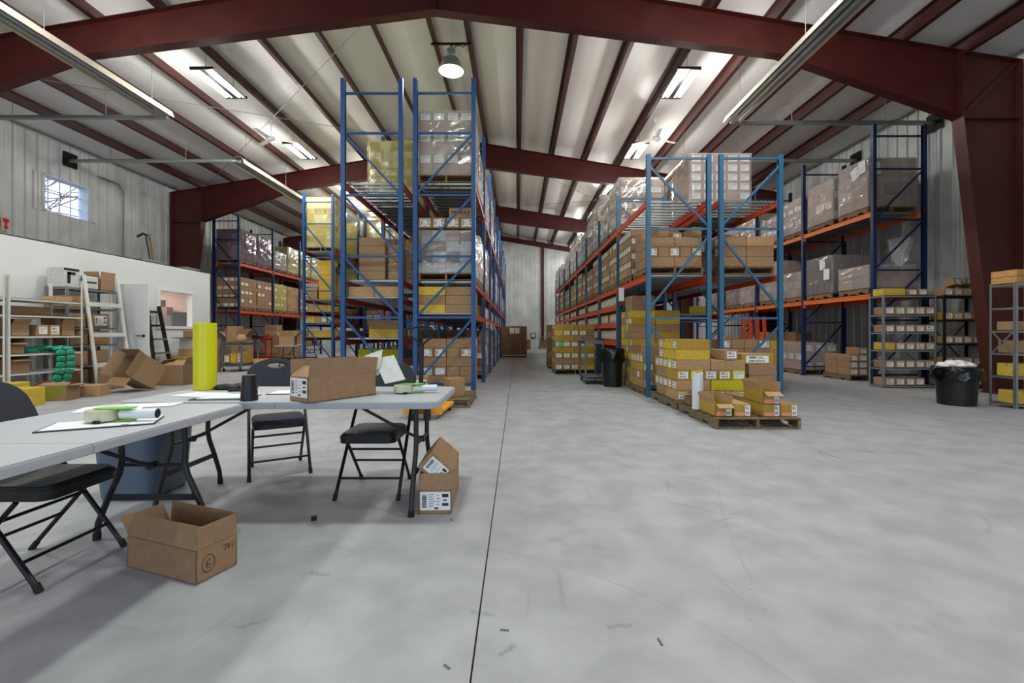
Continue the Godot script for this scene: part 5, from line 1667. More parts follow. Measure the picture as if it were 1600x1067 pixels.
func build_right_side():
	# --- grey shelving unit in front of the navy rack
	var ys := [2.0, 1.585, 1.2, 0.816, 0.43, 0.05]
	shelving("grey shelving with yellow carton on top, before navy rack", 7.9, 9.05, 9.82, 10.22, 2.02, ys, M.shelf_grey, "back")
	var nm := ["top", "second", "third", "fourth", "fifth", "bottom"]
	for i in 6:
		if i == 0:
			carton("gold", v3(8.17, 2.002, 10.0), PI / 2, "on top of grey shelving before navy rack", "", 0.3, 0.15, 0.48)
			for q in 2: carton("label", v3(8.55 + q * 0.22, 2.002, 10.0), 0.0, "%s on top of grey shelving before navy rack" % ["inner", "outer"][q], "labelled cartons on top of grey shelving", 0.2, 0.14, 0.34)
			continue
		for q in 5:
			if i == 5 and q == 4: continue
			var kk: String = "gold" if (i == 3 and q == 0) else ["label", "tall", "label"][rng.randi() % 3]
			carton(kk, v3(8.06 + q * 0.214 + (0.01 if q else 0.0), ys[i] + 0.001, 10.0), rng.randf_range(-0.02, 0.02), "%s along %s shelf of grey shelving" % [ordinal(q), nm[i]], "cartons on %s grey shelf" % nm[i], 0.2, 0.165, 0.34)
	# --- black shelving against the wall
	var yb := [1.98, 1.47, 0.96, 0.5, 0.07]
	shelving("black shelving against the right wall behind the steel column", 9.07, 9.93, 9.66, 10.06, 2.0, yb, M.shelf_black, "back")
	for i in 5:
		for q in 4:
			if i == 0 and q > 2: continue
			carton(["label", "label", "tall", "ochre"][rng.randi() % 4], v3(9.2 + q * 0.202, yb[i] + 0.001, 9.86), 0.0, "%s along %s shelf of black shelving" % [ordinal(q), nm[i]], "cartons on %s black shelf" % nm[i], 0.19, 0.165, 0.34)
	for q in 2:
		var c := carton("ship", v3(9.42 + q * 0.24, 2.19, 9.82), 0.0, "%s on top of black shelving" % ["slightly tilted", "strongly tilted"][q], "tilted cartons on black shelving", 0.19, 0.16, 0.2)
		c.rotation = Vector3(-0.25, 0.1, -0.15 if q == 0 else -0.3)
	# --- galvanised unit at the right edge
	var yg := [1.97, 1.6, 1.23, 0.87, 0.5, 0.07]
	shelving("galvanised shelving with wooden crate on top", 7.78, 9.0, 7.1, 7.5, 1.99, yg, M.galvanised, "side")
	var cr := thing("wooden_crate", "long pale wooden crate on top of galvanised shelving", "crate", v3(8.38, 1.972, 7.3))
	for s in [-1.0, 1.0]:
		for k in 2:
			var mb := MB.new()
			mb.cbox(Vector3(0, 0.055 + k * 0.107, s * 0.185), Vector3(1.16, 0.1, 0.018), 0.003)
			part(cr, "side_board", mb.mesh(M.board_wood))
			mb = MB.new()
			mb.cbox(Vector3(s * 0.571, 0.055 + k * 0.107, 0), Vector3(0.018, 0.1, 0.35), 0.003)
			part(cr, "end_board", mb.mesh(M.board_wood))
	var bt := MB.new()
	bt.box(Vector3(0, 0.006, 0), Vector3(1.12, 0.012, 0.35))
	part(cr, "bottom_board", bt.mesh(M.board_wood))
	for i in range(2, 6):
		for q in 4:
			var kk: String = ["plain", "label", "light", "gold"][rng.randi() % 4] if i != 3 else ["plain", "label"][q % 2]
			carton(kk, v3(7.97 + q * 0.27, yg[i] + 0.001, 7.3), 0.0 if i % 2 else PI / 2, "%s along %s shelf of galvanised shelving" % [ordinal(q), nm[i]], "cartons on %s galvanised shelf" % nm[i], 0.2 if i % 2 else 0.3, 0.2 if i != 2 else 0.14, 0.3 if i % 2 else 0.24)
	bagged_can("trash_can", "black trash can overfull with bag, beside galvanised shelving", 7.3, 7.56, 0.29, 0.62)
	var mb := MB.new()
	for k in 5:
		var f := Vector3(-0.18 + 0.09 * k, 0.63 + 0.03 * (k % 2), 0.05 * (k % 3) - 0.05)
		mb.lathe([[0.0, -0.05], [0.09, -0.02, 1.0], [0.1, 0.03, 1.0], [0.05, 0.07, 1.0], [0.0, 0.075]], 14, f, 0.03)
	var tr := single("crumpled_paper", mb.mesh(M.paper), "crumpled white paper in the overfull trash can", "paper", v3(7.3, 0.0, 7.56))
	carton("kraft" if false else "light", v3(7.27, 0.55, 7.42), 0.4, "flat in the mouth of overfull trash can", "", 0.26, 0.1, 0.16)

func build_aisle():
	# --- pallets with ochre cartons in front of the light blue rack
	pallet(v3(2.98, 0, 6.27), 1.06, 1.3, "weathered pallet with open ochre cartons and film roll")
	pallet(v3(3.02, 0, 7.66), 1.16, 1.28, "weathered pallet under the high ochre carton stack")
	var w := "on the front pallet"
	open_carton("open_carton", "open ochre carton on the front pallet beside film roll", v3(2.60, 0.138, 5.97), Basis.IDENTITY, BW, BH, BL, [1.95, -0.05, 0.35, 0.1], M.ochre, 0.1)
	stickers(get_child(get_child_count() - 1))
	var c := carton("pink", v3(2.83, 0.138, 5.96), 0.0, "closed, next to the open one on front pallet")
	c = carton("pink", v3(3.19, 0.138, 5.95), 0.0, "under the open carton on front pallet")
	c = carton("pink", v3(3.41, 0.138, 5.95), 0.0, "at the corner of the front pallet")
	open_carton("open_carton", "open ochre carton on another, flaps up, front pallet", v3(3.19, 0.138 + BH + 0.003, 5.95), Basis.IDENTITY, BW, BH, BL, [1.95, -0.05, 0.25, 0.1], M.ochre, 0.12)
	stickers(get_child(get_child_count() - 1))
	open_carton("open_carton", "open brown carton behind the ochre ones on front pallet", v3(2.74, 0.138, 6.7), Basis(Vector3.UP, PI / 2), 0.24, BH, 0.46, [1.8, 1.6, 1.7, 1.8], M.kraft, 0.12)
	carton("ship", v3(3.26, 0.138, 6.64), 0.1, "behind the ochre cartons on front pallet")
	var fr := thing("film_roll", "white roll of stretch film standing on the front pallet", "film roll", v3(2.50, 0.138, 6.3))
	var mb := MB.new()
	mb.lathe([[0.03, 0.0], [0.073, 0.0], [0.075, 0.004], [0.075, 0.494], [0.073, 0.498], [0.03, 0.498]], 28)
	part(fr, "film", mb.mesh(M.white_film_roll))
	mb = MB.new()
	mb.lathe([[0.025, 0.0], [0.03, 0.0], [0.03, 0.505], [0.025, 0.505], [0.025, 0.0]], 18)
	part(fr, "core", mb.mesh(M.kraft))
	stack("high ochre stack", 2.47, 3.55, 7.06, 8.22, 0.138, 4, ["ochre", "label", "ochre", "tall", "yellow"], {"left": true, "right": true})
	stack("raised end of high ochre stack", 2.47, 3.0, 7.06, 8.0, 0.138 + 4 * 0.158, 2, ["ochre", "gold"], {"left": true, "dir": "x"})
	carton("tall", v3(3.3, 0.138 + 4 * 0.158, 7.3), 0.1, "with open paper on the high ochre stack")
	for k in 6:
		mb = MB.new()
		mb.cbox(Vector3(0, 0.07, 0), Vector3(0.04, 0.14, 0.19), 0.003)
		var pk := single("film_case", mb.mesh(M.dark_blue_print), "%s dark blue printed case in row on high ochre stack" % ordinal(k), "case", v3(3.06 + k * 0.044, 0.138 + 4 * 0.158, 7.68), 0.03, "dark blue cases on high ochre stack")
		mb = MB.new()
		mb.box(Vector3(0, 0.07, 0.096), Vector3(0.03, 0.1, 0.002))
		part(pk, "spine_print", mb.mesh(M.paper))
	# right neighbour stack
	stack("small stack beside high ochre stack", 3.64, 4.08, 7.15, 7.7, 0.0, 4, ["plain", "ship", "label"], {"left": true, "right": true, "dir": "x", "h": 0.17, "l": 0.42})
	carton("ochre", v3(3.8, 4 * 0.172, 7.4), 0.0, "with big labels on separate stack right of high stack", "", 0.5, 0.17, 0.4)
	# --- stacks in the first bay of the light blue rack
	pallet(v3(2.95, 0, 9.15), 1.1, 0.95, "old pallet in first bay of light blue rack")
	stack("old pallet, first light blue bay", 2.4, 3.5, 8.7, 9.6, 0.138, 4, ["plain", "ship", "ochre"], {"left": true})
	carton("plain", v3(2.65, 0.138 + 4 * 0.158, 9.0), 0.0, "standing alone on low stack in light blue rack", "", 0.3, 0.2, 0.4)
	stack("tall stack, first light blue bay", 2.45, 3.5, 9.75, 10.75, 0.0, 11, ["plain", "ochre", "gold", "plain", "pink"], {"left": true, "h": 0.15, "dir": "x", "w": 0.32})
	carton("plain", v3(2.72, 11 * 0.152, 10.1), 0.0, "large on the tall stack in light blue rack", "", 0.5, 0.32, 0.6)
	var tg := MB.new()
	tg.box(Vector3(0, -0.14, 0), Vector3(0.12, 0.3, 0.002))
	single("paper_tag", tg.mesh(M.paper), "long white paper tag hanging from light blue rack beam", "tag", v3(2.36, 2.2, 10.3), -0.5)
	# --- trash can and cart
	bagged_can("trash_can", "black trash can with bag beside light blue rack post", 2.13, 10.15, 0.235, 0.82)
	utility_cart("grey utility cart beside the black trash can in aisle", 1.78, 10.95, 0.44, 0.95, [0.98, 0.16], M.cart_grey)
	# --- pallet of ochre cartons farther down the aisle
	pallet(v3(1.66, 0, 13.6), 1.18, 1.2, "pallet under ochre cartons standing in the aisle")
	stack("pallet standing in the aisle", 1.08, 2.22, 13.02, 14.1, 0.138, 8, ["ochre", "ochre", "label", "plain", "gold"], {"left": true, "h": 0.16, "full": true})
	var gs := MB.new()
	gs.box(Vector3.ZERO, Vector3(0.12, 0.12, 0.002))
	single("green_sticker", gs.mesh(M.sticker_green), "green paper sticker on cartons standing in the aisle", "sticker", v3(1.25, 0.85, 13.0))
	pallet_load(1.55, 15.6, 0.0, {"layers": 6, "ch": 0.22, "kinds": ["dark", "plain"], "side": -1}, "brown carton load behind the ochre cartons in aisle", "loads standing in the aisle")
	pallet_load(-0.15, 22.7, 0.0, {"layers": 3, "ch": 0.46, "cw": 0.6, "cl": 0.55, "w": 1.25, "kinds": ["dark"], "notes": [[Vector3(-0.1, 1.3, 0.6), 0.0, 0.0], [Vector3(0.15, 1.3, 0.6), 0.0, 0.0]]}, "dark brown carton load standing on left of the aisle", "loads standing in the aisle")
	# --- far end
	var st := thing("wooden_stool", "wooden stand with splayed legs at the end wall", "stand", v3(1.95, 0, 32.9))
	mb = MB.new()
	mb.box(Vector3(0, 0.86, 0), Vector3(0.8, 0.06, 0.5))
	part(st, "top", mb.mesh(M.board_wood))
	for s in [-1.0, 1.0]:
		for q in [-1.0, 1.0]:
			mb = MB.new()
			mb.bar(Vector3(s * 0.2, 0.84, q * 0.18), Vector3(s * 0.38, 0, q * 0.22), 0.07, 0.07)
			part(st, "leg", mb.mesh(M.pallet_wood_old))
	mb = MB.new()
	mb.box(Vector3(0, 0.4, 0), Vector3(0.46, 0.6, 0.3))
	part(st, "drawer_box", mb.mesh(M.kraft_dark))
	carton("dark", v3(0.82, 0, 32.6), 0.0, "stacked beside the end wall, lower", "", 0.3, 0.35, 0.4)
	carton("dark", v3(0.82, 0.352, 32.6), 0.0, "stacked beside the end wall, upper", "", 0.28, 0.35, 0.4)
	var eb := thing("wall_box", "small framed electrical box on the end wall", "box", v3(1.2, 1.0, BACK_D - 0.06))
	mb = MB.new()
	mb.cbox(Vector3(0, 0, 0), Vector3(0.4, 0.36, 0.1), 0.01)
	part(eb, "case", mb.mesh(M.pallet_wood_old))
	mb = MB.new()
	mb.box(Vector3(0, 0, 0.052), Vector3(0.26, 0.2, 0.006))
	part(eb, "door", mb.mesh(M.white_card))
	# --- empty pallet and pallet jack before the royal blue rack
	pallet(v3(-1.3, 0, 7.78), 1.1, 1.15, "empty weathered pallet before the royal blue rack")
	var j := thing("pallet_jack", "yellow pallet jack with black loop handle", "pallet jack", v3(-1.3, 0, 6.35), -0.06)
	for s in [-1.0, 1.0]:
		mb = MB.new()
		mb.cbox(Vector3(s * 0.19, 0.1, -0.35), Vector3(0.16, 0.06, 0.85), 0.012)
		mb.box(Vector3(s * 0.19, 0.09, -0.76), Vector3(0.12, 0.04, 0.1))
		part(j, "fork", mb.mesh(M.jack_yellow))
		mb = MB.new()
		mb.tube([Vector3(s * 0.19 - 0.05, 0.045, -0.66), Vector3(s * 0.19 + 0.05, 0.045, -0.66)], 0.042, 14)
		part(j, "load_wheel", mb.mesh(M.rubber))
		mb = MB.new()
		mb.tube([Vector3(s * 0.09 - 0.03, 0.09, 0.17), Vector3(s * 0.09 + 0.03, 0.09, 0.17)], 0.088, 18)
		part(j, "steer_wheel", mb.mesh(M.rubber))
	mb = MB.new()
	mb.prism(PackedVector2Array([Vector2(-0.27, 0.07), Vector2(0.27, 0.07), Vector2(0.27, 0.14), Vector2(0.14, 0.42), Vector2(-0.14, 0.42), Vector2(-0.27, 0.14)]), 0.09, Transform3D(Basis.IDENTITY, Vector3(0, 0, 0.0)))
	part(j, "body", mb.mesh(M.jack_yellow))
	mb = MB.new()
	mb.tube([Vector3(0, 0.18, 0.16), Vector3(0, 0.5, 0.16)], 0.055, 14)
	mb.box(Vector3(0, 0.2, 0.14), Vector3(0.22, 0.08, 0.16))
	part(j, "pump", mb.mesh(M.dark_metal))
	mb = MB.new()
	mb.tube([Vector3(0, 0.45, 0.16), Vector3(0, 1.02, 0.12)], 0.032, 12)
	part(j, "handle_stem", mb.mesh(M.black_plastic))
	mb = MB.new()
	mb.tube([Vector3(0, 1.02, 0.12), Vector3(-0.08, 1.09, 0.11), Vector3(-0.15, 1.15, 0.11), Vector3(-0.16, 1.22, 0.1), Vector3(-0.12, 1.265, 0.1), Vector3(0, 1.275, 0.1), Vector3(0.12, 1.265, 0.1), Vector3(0.16, 1.22, 0.1), Vector3(0.15, 1.15, 0.11), Vector3(0.08, 1.09, 0.11), Vector3(0, 1.02, 0.12)], 0.014, 8)
	part(j, "handle_loop", mb.mesh(M.dark_metal))
	mb = MB.new()
	mb.tube([Vector3(0.0, 1.03, 0.12), Vector3(0.0, 1.22, 0.1)], 0.018, 8)
	part(j, "release_lever", mb.mesh(M.dark_metal))
	# two cartons on the floor beside the jack
	carton("plain", v3(-1.05, 0.138, 7.6), 0.5, "on the empty pallet beside pallet jack", "", 0.26, 0.3, 0.3)
	carton("ship", v3(-1.62, 0.138, 7.75), 0.1, "on the empty pallet behind pallet jack", "", 0.24, 0.32, 0.3)

func stickers(t: Node3D):
	var mb := MB.new()
	mb.quad(Vector3(0.03, 0.01, BL / 2 + 0.0015), Vector3(0.095, 0.01, BL / 2 + 0.0015), Vector3(0.095, 0.145, BL / 2 + 0.0015), Vector3(0.03, 0.145, BL / 2 + 0.0015))
	part(t, "paper_label", mb.mesh(M.label_2))
	mb = MB.new()
	mb.quad(Vector3(-0.1, 0.008, BL / 2 + 0.0015), Vector3(0.02, 0.008, BL / 2 + 0.0015), Vector3(0.02, 0.06, BL / 2 + 0.0015), Vector3(-0.1, 0.06, BL / 2 + 0.0015))
	part(t, "pink_sticker", mb.mesh(M.sticker_pink))

# ---------------------------------------------------------------- foreground: tables, chairs and what lies on them
func round_rect(w: float, l: float, r: float) -> PackedVector2Array:
	var p := PackedVector2Array()
	for c in [[1, 1, 0.0], [-1, 1, PI / 2], [-1, -1, PI], [1, -1, PI * 1.5]]:
		for k in 7:
			var a: float = c[2] + PI / 2 * k / 6.0
			p.append(Vector2(c[0] * (w / 2 - r) + cos(a) * r, c[1] * (l / 2 - r) + sin(a) * r))
	return p

func half_top(mb: MB, s: float, L: float, W: float):
	# one moulded half of the folding top, rounded at its outer corners, with a stepped lip
	var flat := Basis(Vector3(1, 0, 0), Vector3(0, 0, -1), Vector3(0, 1, 0))
	for lay in [[0.0, 0.717, 0.030], [0.004, 0.747, 0.004], [0.009, 0.751, 0.004], [0.006, 0.713, 0.004]]:
		var e: float = lay[0]
		var p := PackedVector2Array()
		var r := 0.075
		var x1 := L / 2 - e
		var z1 := W / 2 - e
		p.append(Vector2(s * 0.002, -z1)); 
		for k in 7:
			var a := -PI / 2 + PI / 2 * k / 6.0
			p.append(Vector2(s * (x1 - r + cos(a) * r), -z1 + r + sin(a) * r))
		for k in 7:
			var a := PI / 2 * k / 6.0
			p.append(Vector2(s * (x1 - r + cos(a) * r), z1 - r + sin(a) * r))
		p.append(Vector2(s * 0.002, z1))
		mb.prism(p, lay[2], Transform3D(flat, Vector3(0, lay[1], 0)))

func folding_table(label: String, x: float, d: float, yaw: float) -> Node3D:
	var L := 2.04
	var W := 0.86
	var t := thing("folding_table", label, "table", v3(x, 0, d), yaw)
	for s in [-1.0, 1.0]:
		var mb := MB.new()
		half_top(mb, s, L, W)
		part(t, "top_panel", mb.mesh(M.table_plastic))
	for s in [-1.0, 1.0]:
		var lx: float = s * (L / 2 - 0.19)
		for q in [-1.0, 1.0]:
			var mb := MB.new()
			mb.tube([Vector3(lx, 0.715, q * 0.17), Vector3(lx, 0.55, q * 0.185), Vector3(lx, 0.45, q * 0.18), Vector3(lx, 0.38, q * 0.195), Vector3(lx, 0.25, q * 0.255), Vector3(lx, 0.1, q * 0.315), Vector3(lx, 0.02, q * 0.325)], 0.0165, 10)
			var leg := part(t, "leg", mb.mesh(M.table_leg))
			mb = MB.new()
			mb.tube([Vector3(lx, 0.0, q * 0.325), Vector3(lx, 0.04, q * 0.323)], 0.02, 10)
			part(leg, "rubber_foot", mb.mesh(M.rubber))
		var mb := MB.new()
		mb.box(Vector3(lx, 0.245, 0), Vector3(0.006, 0.035, 0.51))
		part(t, "cross_bar", mb.mesh(M.table_leg))
		mb = MB.new()
		mb.tube([Vector3(lx, 0.43, -0.18), Vector3(lx, 0.43, 0.18)], 0.011, 8)
		part(t, "cross_bar", mb.mesh(M.table_leg))
		mb = MB.new()
		mb.tube([Vector3(lx, 0.43, 0.0), Vector3(lx - s * 0.1, 0.47, 0), Vector3(lx - s * 0.52, 0.70, 0)], 0.011, 8)
		mb.tube([Vector3(lx - s * 0.03, 0.43, 0), Vector3(lx + s * 0.02, 0.43, 0)], 0.022, 10)
		part(t, "folding_brace", mb.mesh(M.table_leg))
	return t

func folding_chair(label: String, x: float, d: float, yaw: float, vinyl := false) -> Node3D:
	var t := thing("folding_chair", label, "chair", v3(x, 0, d), yaw)
	for s in [-1.0, 1.0]:
		var mb := MB.new()
		mb.tube([Vector3(s * 0.225, 0.015, 0.235), Vector3(s * 0.222, 0.42, -0.06), Vector3(s * 0.218, 0.70, -0.262), Vector3(s * 0.205, 0.86, -0.33)], 0.0125, 10)
		var leg := part(t, "front_leg", mb.mesh(M.chair_frame))
		mb = MB.new()
		mb.tube([Vector3(s * 0.225, 0, 0.243), Vector3(s * 0.225, 0.04, 0.222)], 0.016, 10)
		part(leg, "rubber_foot", mb.mesh(M.rubber))
		mb = MB.new()
		mb.tube([Vector3(s * 0.195, 0.015, -0.235), Vector3(s * 0.195, 0.40, 0.10)], 0.0115, 10)
		leg = part(t, "rear_leg", mb.mesh(M.chair_frame))
		mb = MB.new()
		mb.tube([Vector3(s * 0.195, 0, -0.245), Vector3(s * 0.195, 0.04, -0.212)], 0.015, 10)
		part(leg, "rubber_foot", mb.mesh(M.rubber))
	for c in [[0.13, 0.151, 0.225], [0.2, -0.072, 0.195], [0.31, 0.02, 0.195]]:
		var mb := MB.new()
		var z: float = c[1]
		if c[0] == 0.13: z = 0.151
		elif c[0] == 0.2: z = -0.075
		mb.tube([Vector3(-c[2], c[0], z), Vector3(c[2], c[0], z)], 0.009, 8)
		part(t, "stretcher", mb.mesh(M.chair_frame))
	# padded seat
	var st := MB.new()
	var flat := Basis(Vector3(1, 0, 0), Vector3(0, 0, -1), Vector3(0, 1, 0))
	st.prism(round_rect(0.40, 0.43, 0.06), 0.032, Transform3D(flat, Vector3(0, 0.405, 0.035)))
	part(t, "seat_pan", st.mesh(M.chair_frame))
	st = MB.new()
	for k in 5:
		var e := 0.002 + 0.02 * pow(k / 4.0, 2.0)
		st.prism(round_rect(0.41 - e * 2, 0.44 - e * 2, 0.06), 0.0075, Transform3D(flat, Vector3(0, 0.437 + 0.007 * k, 0.035)))
	part(t, "seat_cushion", st.mesh(M.seat_vinyl if vinyl else M.seat_fabric))
	# padded back with a hand hole: arched outline
	var o := PackedVector2Array([Vector2(-0.225, -0.2), Vector2(0.225, -0.2), Vector2(0.228, -0.05)])
	for k in range(1, 12):
		var a := PI * k / 12.0
		o.append(Vector2(cos(a) * 0.225, -0.02 + pow(sin(a), 0.8) * 0.17))
	o.append(Vector2(-0.228, -0.05))
	var hole := PackedVector2Array()
	for k in 13:
		var a := PI * k / 12.0
		hole.append(Vector2(cos(a) * 0.085, 0.083 + sin(a) * 0.035))
	for k in range(1, 8):
		var q := k / 8.0
		hole.append(Vector2(-0.085 + 0.17 * q, 0.083 - 0.026 * sin(PI * q)))
	# bridge the hole to the outline at the top of the arch
	var top := 0
	for i in o.size():
		if o[i].y > o[top].y: top = i
	var br := PackedVector2Array()
	for i in range(0, top + 1): br.append(o[i])
	hole.reverse()
	var hs := 0
	for i in hole.size():
		if hole[i].y > hole[hs].y: hs = i
	for i in hole.size() + 1: br.append(hole[(hs + i) % hole.size()] + (Vector2(0.0004, 0) if i == 0 else Vector2(-0.0004, 0) if i == hole.size() else Vector2.ZERO))
	br.append(o[top] + Vector2(-0.0008, 0))
	for i in range(top + 1, o.size()): br.append(o[i])
	var bt := Basis(Vector3(1, 0, 0), -0.42)
	st = MB.new()
	st.prism(br, 0.03, Transform3D(bt, Vector3(0, 0.80, -0.302)))
	part(t, "back_cushion", st.mesh(M.seat_fabric))
	st = MB.new()
	var rim := []
	for k in range(0, 13):
		var a := PI * k / 12.0
		rim.append(Transform3D(bt, Vector3(0, 0.80, -0.302)) * Vector3(cos(a) * 0.227, -0.02 + pow(maxf(0.0, sin(a)), 0.8) * 0.172, 0.012))
	st.tube(rim, 0.011, 8)
	part(t, "back_frame", st.mesh(M.chair_frame))
	return t

func tape_gun(label: String, x: float, d: float, yaw: float):
	var t := thing("tape_dispenser", label, "tape dispenser", v3(x, 0.756, d), yaw)
	var mb := MB.new()
	mb.lathe([[0.035, 0.008], [0.066, 0.008], [0.068, 0.01], [0.068, 0.058], [0.066, 0.06], [0.035, 0.06], [0.035, 0.008]], 28)
	part(t, "tape_roll", mb.mesh(M.tape_cream))
	mb = MB.new()
	mb.prism(PackedVector2Array([Vector2(-0.03, -0.02), Vector2(0.02, -0.035), Vector2(0.13, -0.03), Vector2(0.145, 0.0), Vector2(0.13, 0.03), Vector2(0.02, 0.035), Vector2(-0.03, 0.02)]), 0.004, Transform3D(Basis(Vector3(1, 0, 0), Vector3(0, 0, -1), Vector3(0, 1, 0)), Vector3(0, 0.062, 0)))
	part(t, "side_plate", mb.mesh(M.green_plastic))
	mb = MB.new()
	mb.prism(PackedVector2Array([Vector2(-0.03, -0.02), Vector2(0.13, -0.03), Vector2(0.145, 0.0), Vector2(0.13, 0.03), Vector2(-0.03, 0.02)]), 0.004, Transform3D(Basis(Vector3(1, 0, 0), Vector3(0, 0, -1), Vector3(0, 1, 0)), Vector3(0, 0.002, 0)))
	part(t, "side_plate", mb.mesh(M.green_plastic))
	mb = MB.new()
	mb.tube([Vector3(0.08, 0.034, 0), Vector3(0.24, 0.034, 0.0)], 0.024, 16, false)
	part(t, "handle", mb.mesh(M.white_film_roll))
	mb = MB.new()
	mb.tube([Vector3(0.2, 0.034, 0), Vector3(0.2401, 0.034, 0)], 0.019, 14)
	part(t, "handle_core", mb.mesh(M.dark_metal))
	mb = MB.new()
	mb.box(Vector3(0.02, 0.008, 0.072), Vector3(0.03, 0.014, 0.006))
	part(t, "cutter", mb.mesh(M.dark_metal))

func sheet(called: String, label: String, x: float, d: float, w: float, l: float, yaw: float, y := 0.7565, thick := 0.0012, mt: Material = null):
	var mb := MB.new()
	mb.box(Vector3(0, thick / 2, 0), Vector3(w, thick, l))
	return single(called, mb.mesh(mt if mt else M.paper), label, "paper", v3(x, y, d), yaw)

func build_foreground():
	folding_table("white folding table with open carton and tape dispenser on it", -1.515, 3.27, 0.0)
	folding_table("white folding table with clipboard and tape dispenser, chair pushed under", -2.095, 1.79, PI / 2)
	folding_chair("grey fabric folding chair angled behind the open carton", -2.07, 3.95, 0.55)
	folding_chair("grey fabric folding chair pushed under the table's free end", -1.07, 3.47, 0.0, true)
	folding_chair("dark folding chair with black vinyl seat beside clipboard table", -2.43, 2.31, PI / 2, true)
	# blue-grey bin under the tables
	var bn := thing("waste_bin", "blue-grey plastic waste bin under the tables", "waste bin", v3(-2.79, 0, 3.42))
	var mb := MB.new()
	mb.lathe([[0.0, 0.0], [0.19, 0.0], [0.2, 0.02], [0.235, 0.56], [0.25, 0.565], [0.25, 0.6], [0.23, 0.6], [0.185, 0.03], [0.0, 0.03]], 40, Vector3.ZERO, 0.0, 6.0)
	part(bn, "tub", mb.mesh(M.blue_bin))
	mb = MB.new()
	mb.box(Vector3(0.0, 0.44, 0.231), Vector3(0.2, 0.04, 0.012)); mb.box(Vector3(0.231, 0.44, 0.0), Vector3(0.012, 0.04, 0.2))
	part(bn, "grip", mb.mesh(M.blue_bin))
	# --- open carton on the table
	# corner points on the table give its turn: long side from (-1.27, 2.81) to (-1.00, 3.19)
	var yaw := atan2(0.273, 0.38) * -1.0
	var oc := open_carton("shipping_carton", "open brown carton with shipping label on the folding table", v3(-1.225, 0.757, 3.06), Basis(Vector3.UP, yaw), BW, BH, BL, [-0.95, 0.25, 0.05, 0.12], M.kraft, 0.105)
	mb = MB.new()
	mb.quad(Vector3(-0.1, 0.03, BL / 2 + 0.0012), Vector3(0.098, 0.03, BL / 2 + 0.0012), Vector3(0.098, 0.148, BL / 2 + 0.0012), Vector3(-0.1, 0.148, BL / 2 + 0.0012))
	part(oc, "shipping_label", mb.mesh(M.label_0))
	for q in [[0.0, 0.2, 0.5, 0.1], [0.13, 0.17, 0.2, 0.9]]:
		mb = MB.new()
		mb.box(Vector3(0, 0, 0), Vector3(0.16, 0.002, 0.22))
		var pp := single("packing_paper", mb.mesh(M.white_card), "cream packing paper sticking out of the open carton, %s sheet" % ("taller" if q[0] == 0.0 else "lower"), "paper", v3(-1.055 + q[0], 0.757 + q[1], 3.3), 0.3)
		pp.rotation = Vector3(0.9, q[3], q[2])
	# --- cartons on the floor
	var b1 := open_carton("marked_carton", "open brown carton with circled marker number on floor under table", v3(-1.7135, 0, 2.33), Basis(Vector3.UP, atan2(0.473, 0.171) * 1.0), BW, BH, BL, [0.0, 0.6, -0.3, 0.08], M.kraft, 0.105)
	b1.basis = Basis(Vector3.UP, 1.224)
	# handwriting on the short end that faces the aisle: circled 6 and 70s
	mb = MB.new()
	var ring := []
	for k in 17: ring.append(Vector3(-0.045 + cos(TAU * k / 16.0) * 0.032, 0.075 + sin(TAU * k / 16.0) * 0.042, 0.0))
	mb.tube(ring, 0.0016, 5)
	mb.tube([Vector3(-0.038, 0.098, 0), Vector3(-0.052, 0.085, 0), Vector3(-0.057, 0.068, 0), Vector3(-0.05, 0.055, 0), Vector3(-0.04, 0.058, 0), Vector3(-0.038, 0.068, 0), Vector3(-0.047, 0.074, 0), Vector3(-0.056, 0.068, 0)], 0.0016, 5)
	mb.tube([Vector3(0.03, 0.128, 0), Vector3(0.048, 0.13, 0), Vector3(0.038, 0.1, 0)], 0.0015, 5)
	mb.tube([Vector3(0.058, 0.128, 0), Vector3(0.053, 0.115, 0), Vector3(0.057, 0.102, 0), Vector3(0.064, 0.11, 0), Vector3(0.063, 0.123, 0), Vector3(0.058, 0.128, 0)], 0.0015, 5)
	mb.tube([Vector3(0.084, 0.118, 0), Vector3(0.075, 0.114, 0), Vector3(0.082, 0.107, 0), Vector3(0.074, 0.1, 0)], 0.0015, 5)
	part(b1, "handwriting", mb.mesh(M.ink), Vector3(0, 0, BL / 2 + 0.0005))
	var b2 := open_carton("labelled_carton", "open brown carton with large label on floor at table end", v3(-0.545, 0, 3.24), Basis(Vector3.UP, 0.03), BW, BH, BL, [-0.12, 0.3, 0.03, 0.0], M.kraft, 0.105)
	mb = MB.new()
	mb.quad(Vector3(-0.1, 0.025, BL / 2 + 0.0012), Vector3(0.098, 0.025, BL / 2 + 0.0012), Vector3(0.098, 0.145, BL / 2 + 0.0012), Vector3(-0.1, 0.145, BL / 2 + 0.0012))
	part(b2, "shipping_label", mb.mesh(M.label_0))
	var b3 := carton("ship", v3(-0.58, 0.245, 3.25), 0.0, "tilted into the open carton at table end", "", 0.2, 0.15, 0.48, "tilted_carton")
	b3.basis = Basis(Vector3.UP, 0.03) * Basis(Vector3(0, 0, 1), -0.72) * Basis(Vector3(1, 0, 0), -0.04)
	b3.position = v3(-0.60, 0.225, 3.25)
	mb = MB.new()
	mb.cbox(Vector3(0, 0.016, 0), Vector3(0.032, 0.032, 0.03), 0.002)
	single("black_plastic_cube", mb.mesh(M.black_plastic), "tiny black plastic cube on the concrete floor", "cube", v3(-1.29, 0, 2.89), 0.3)
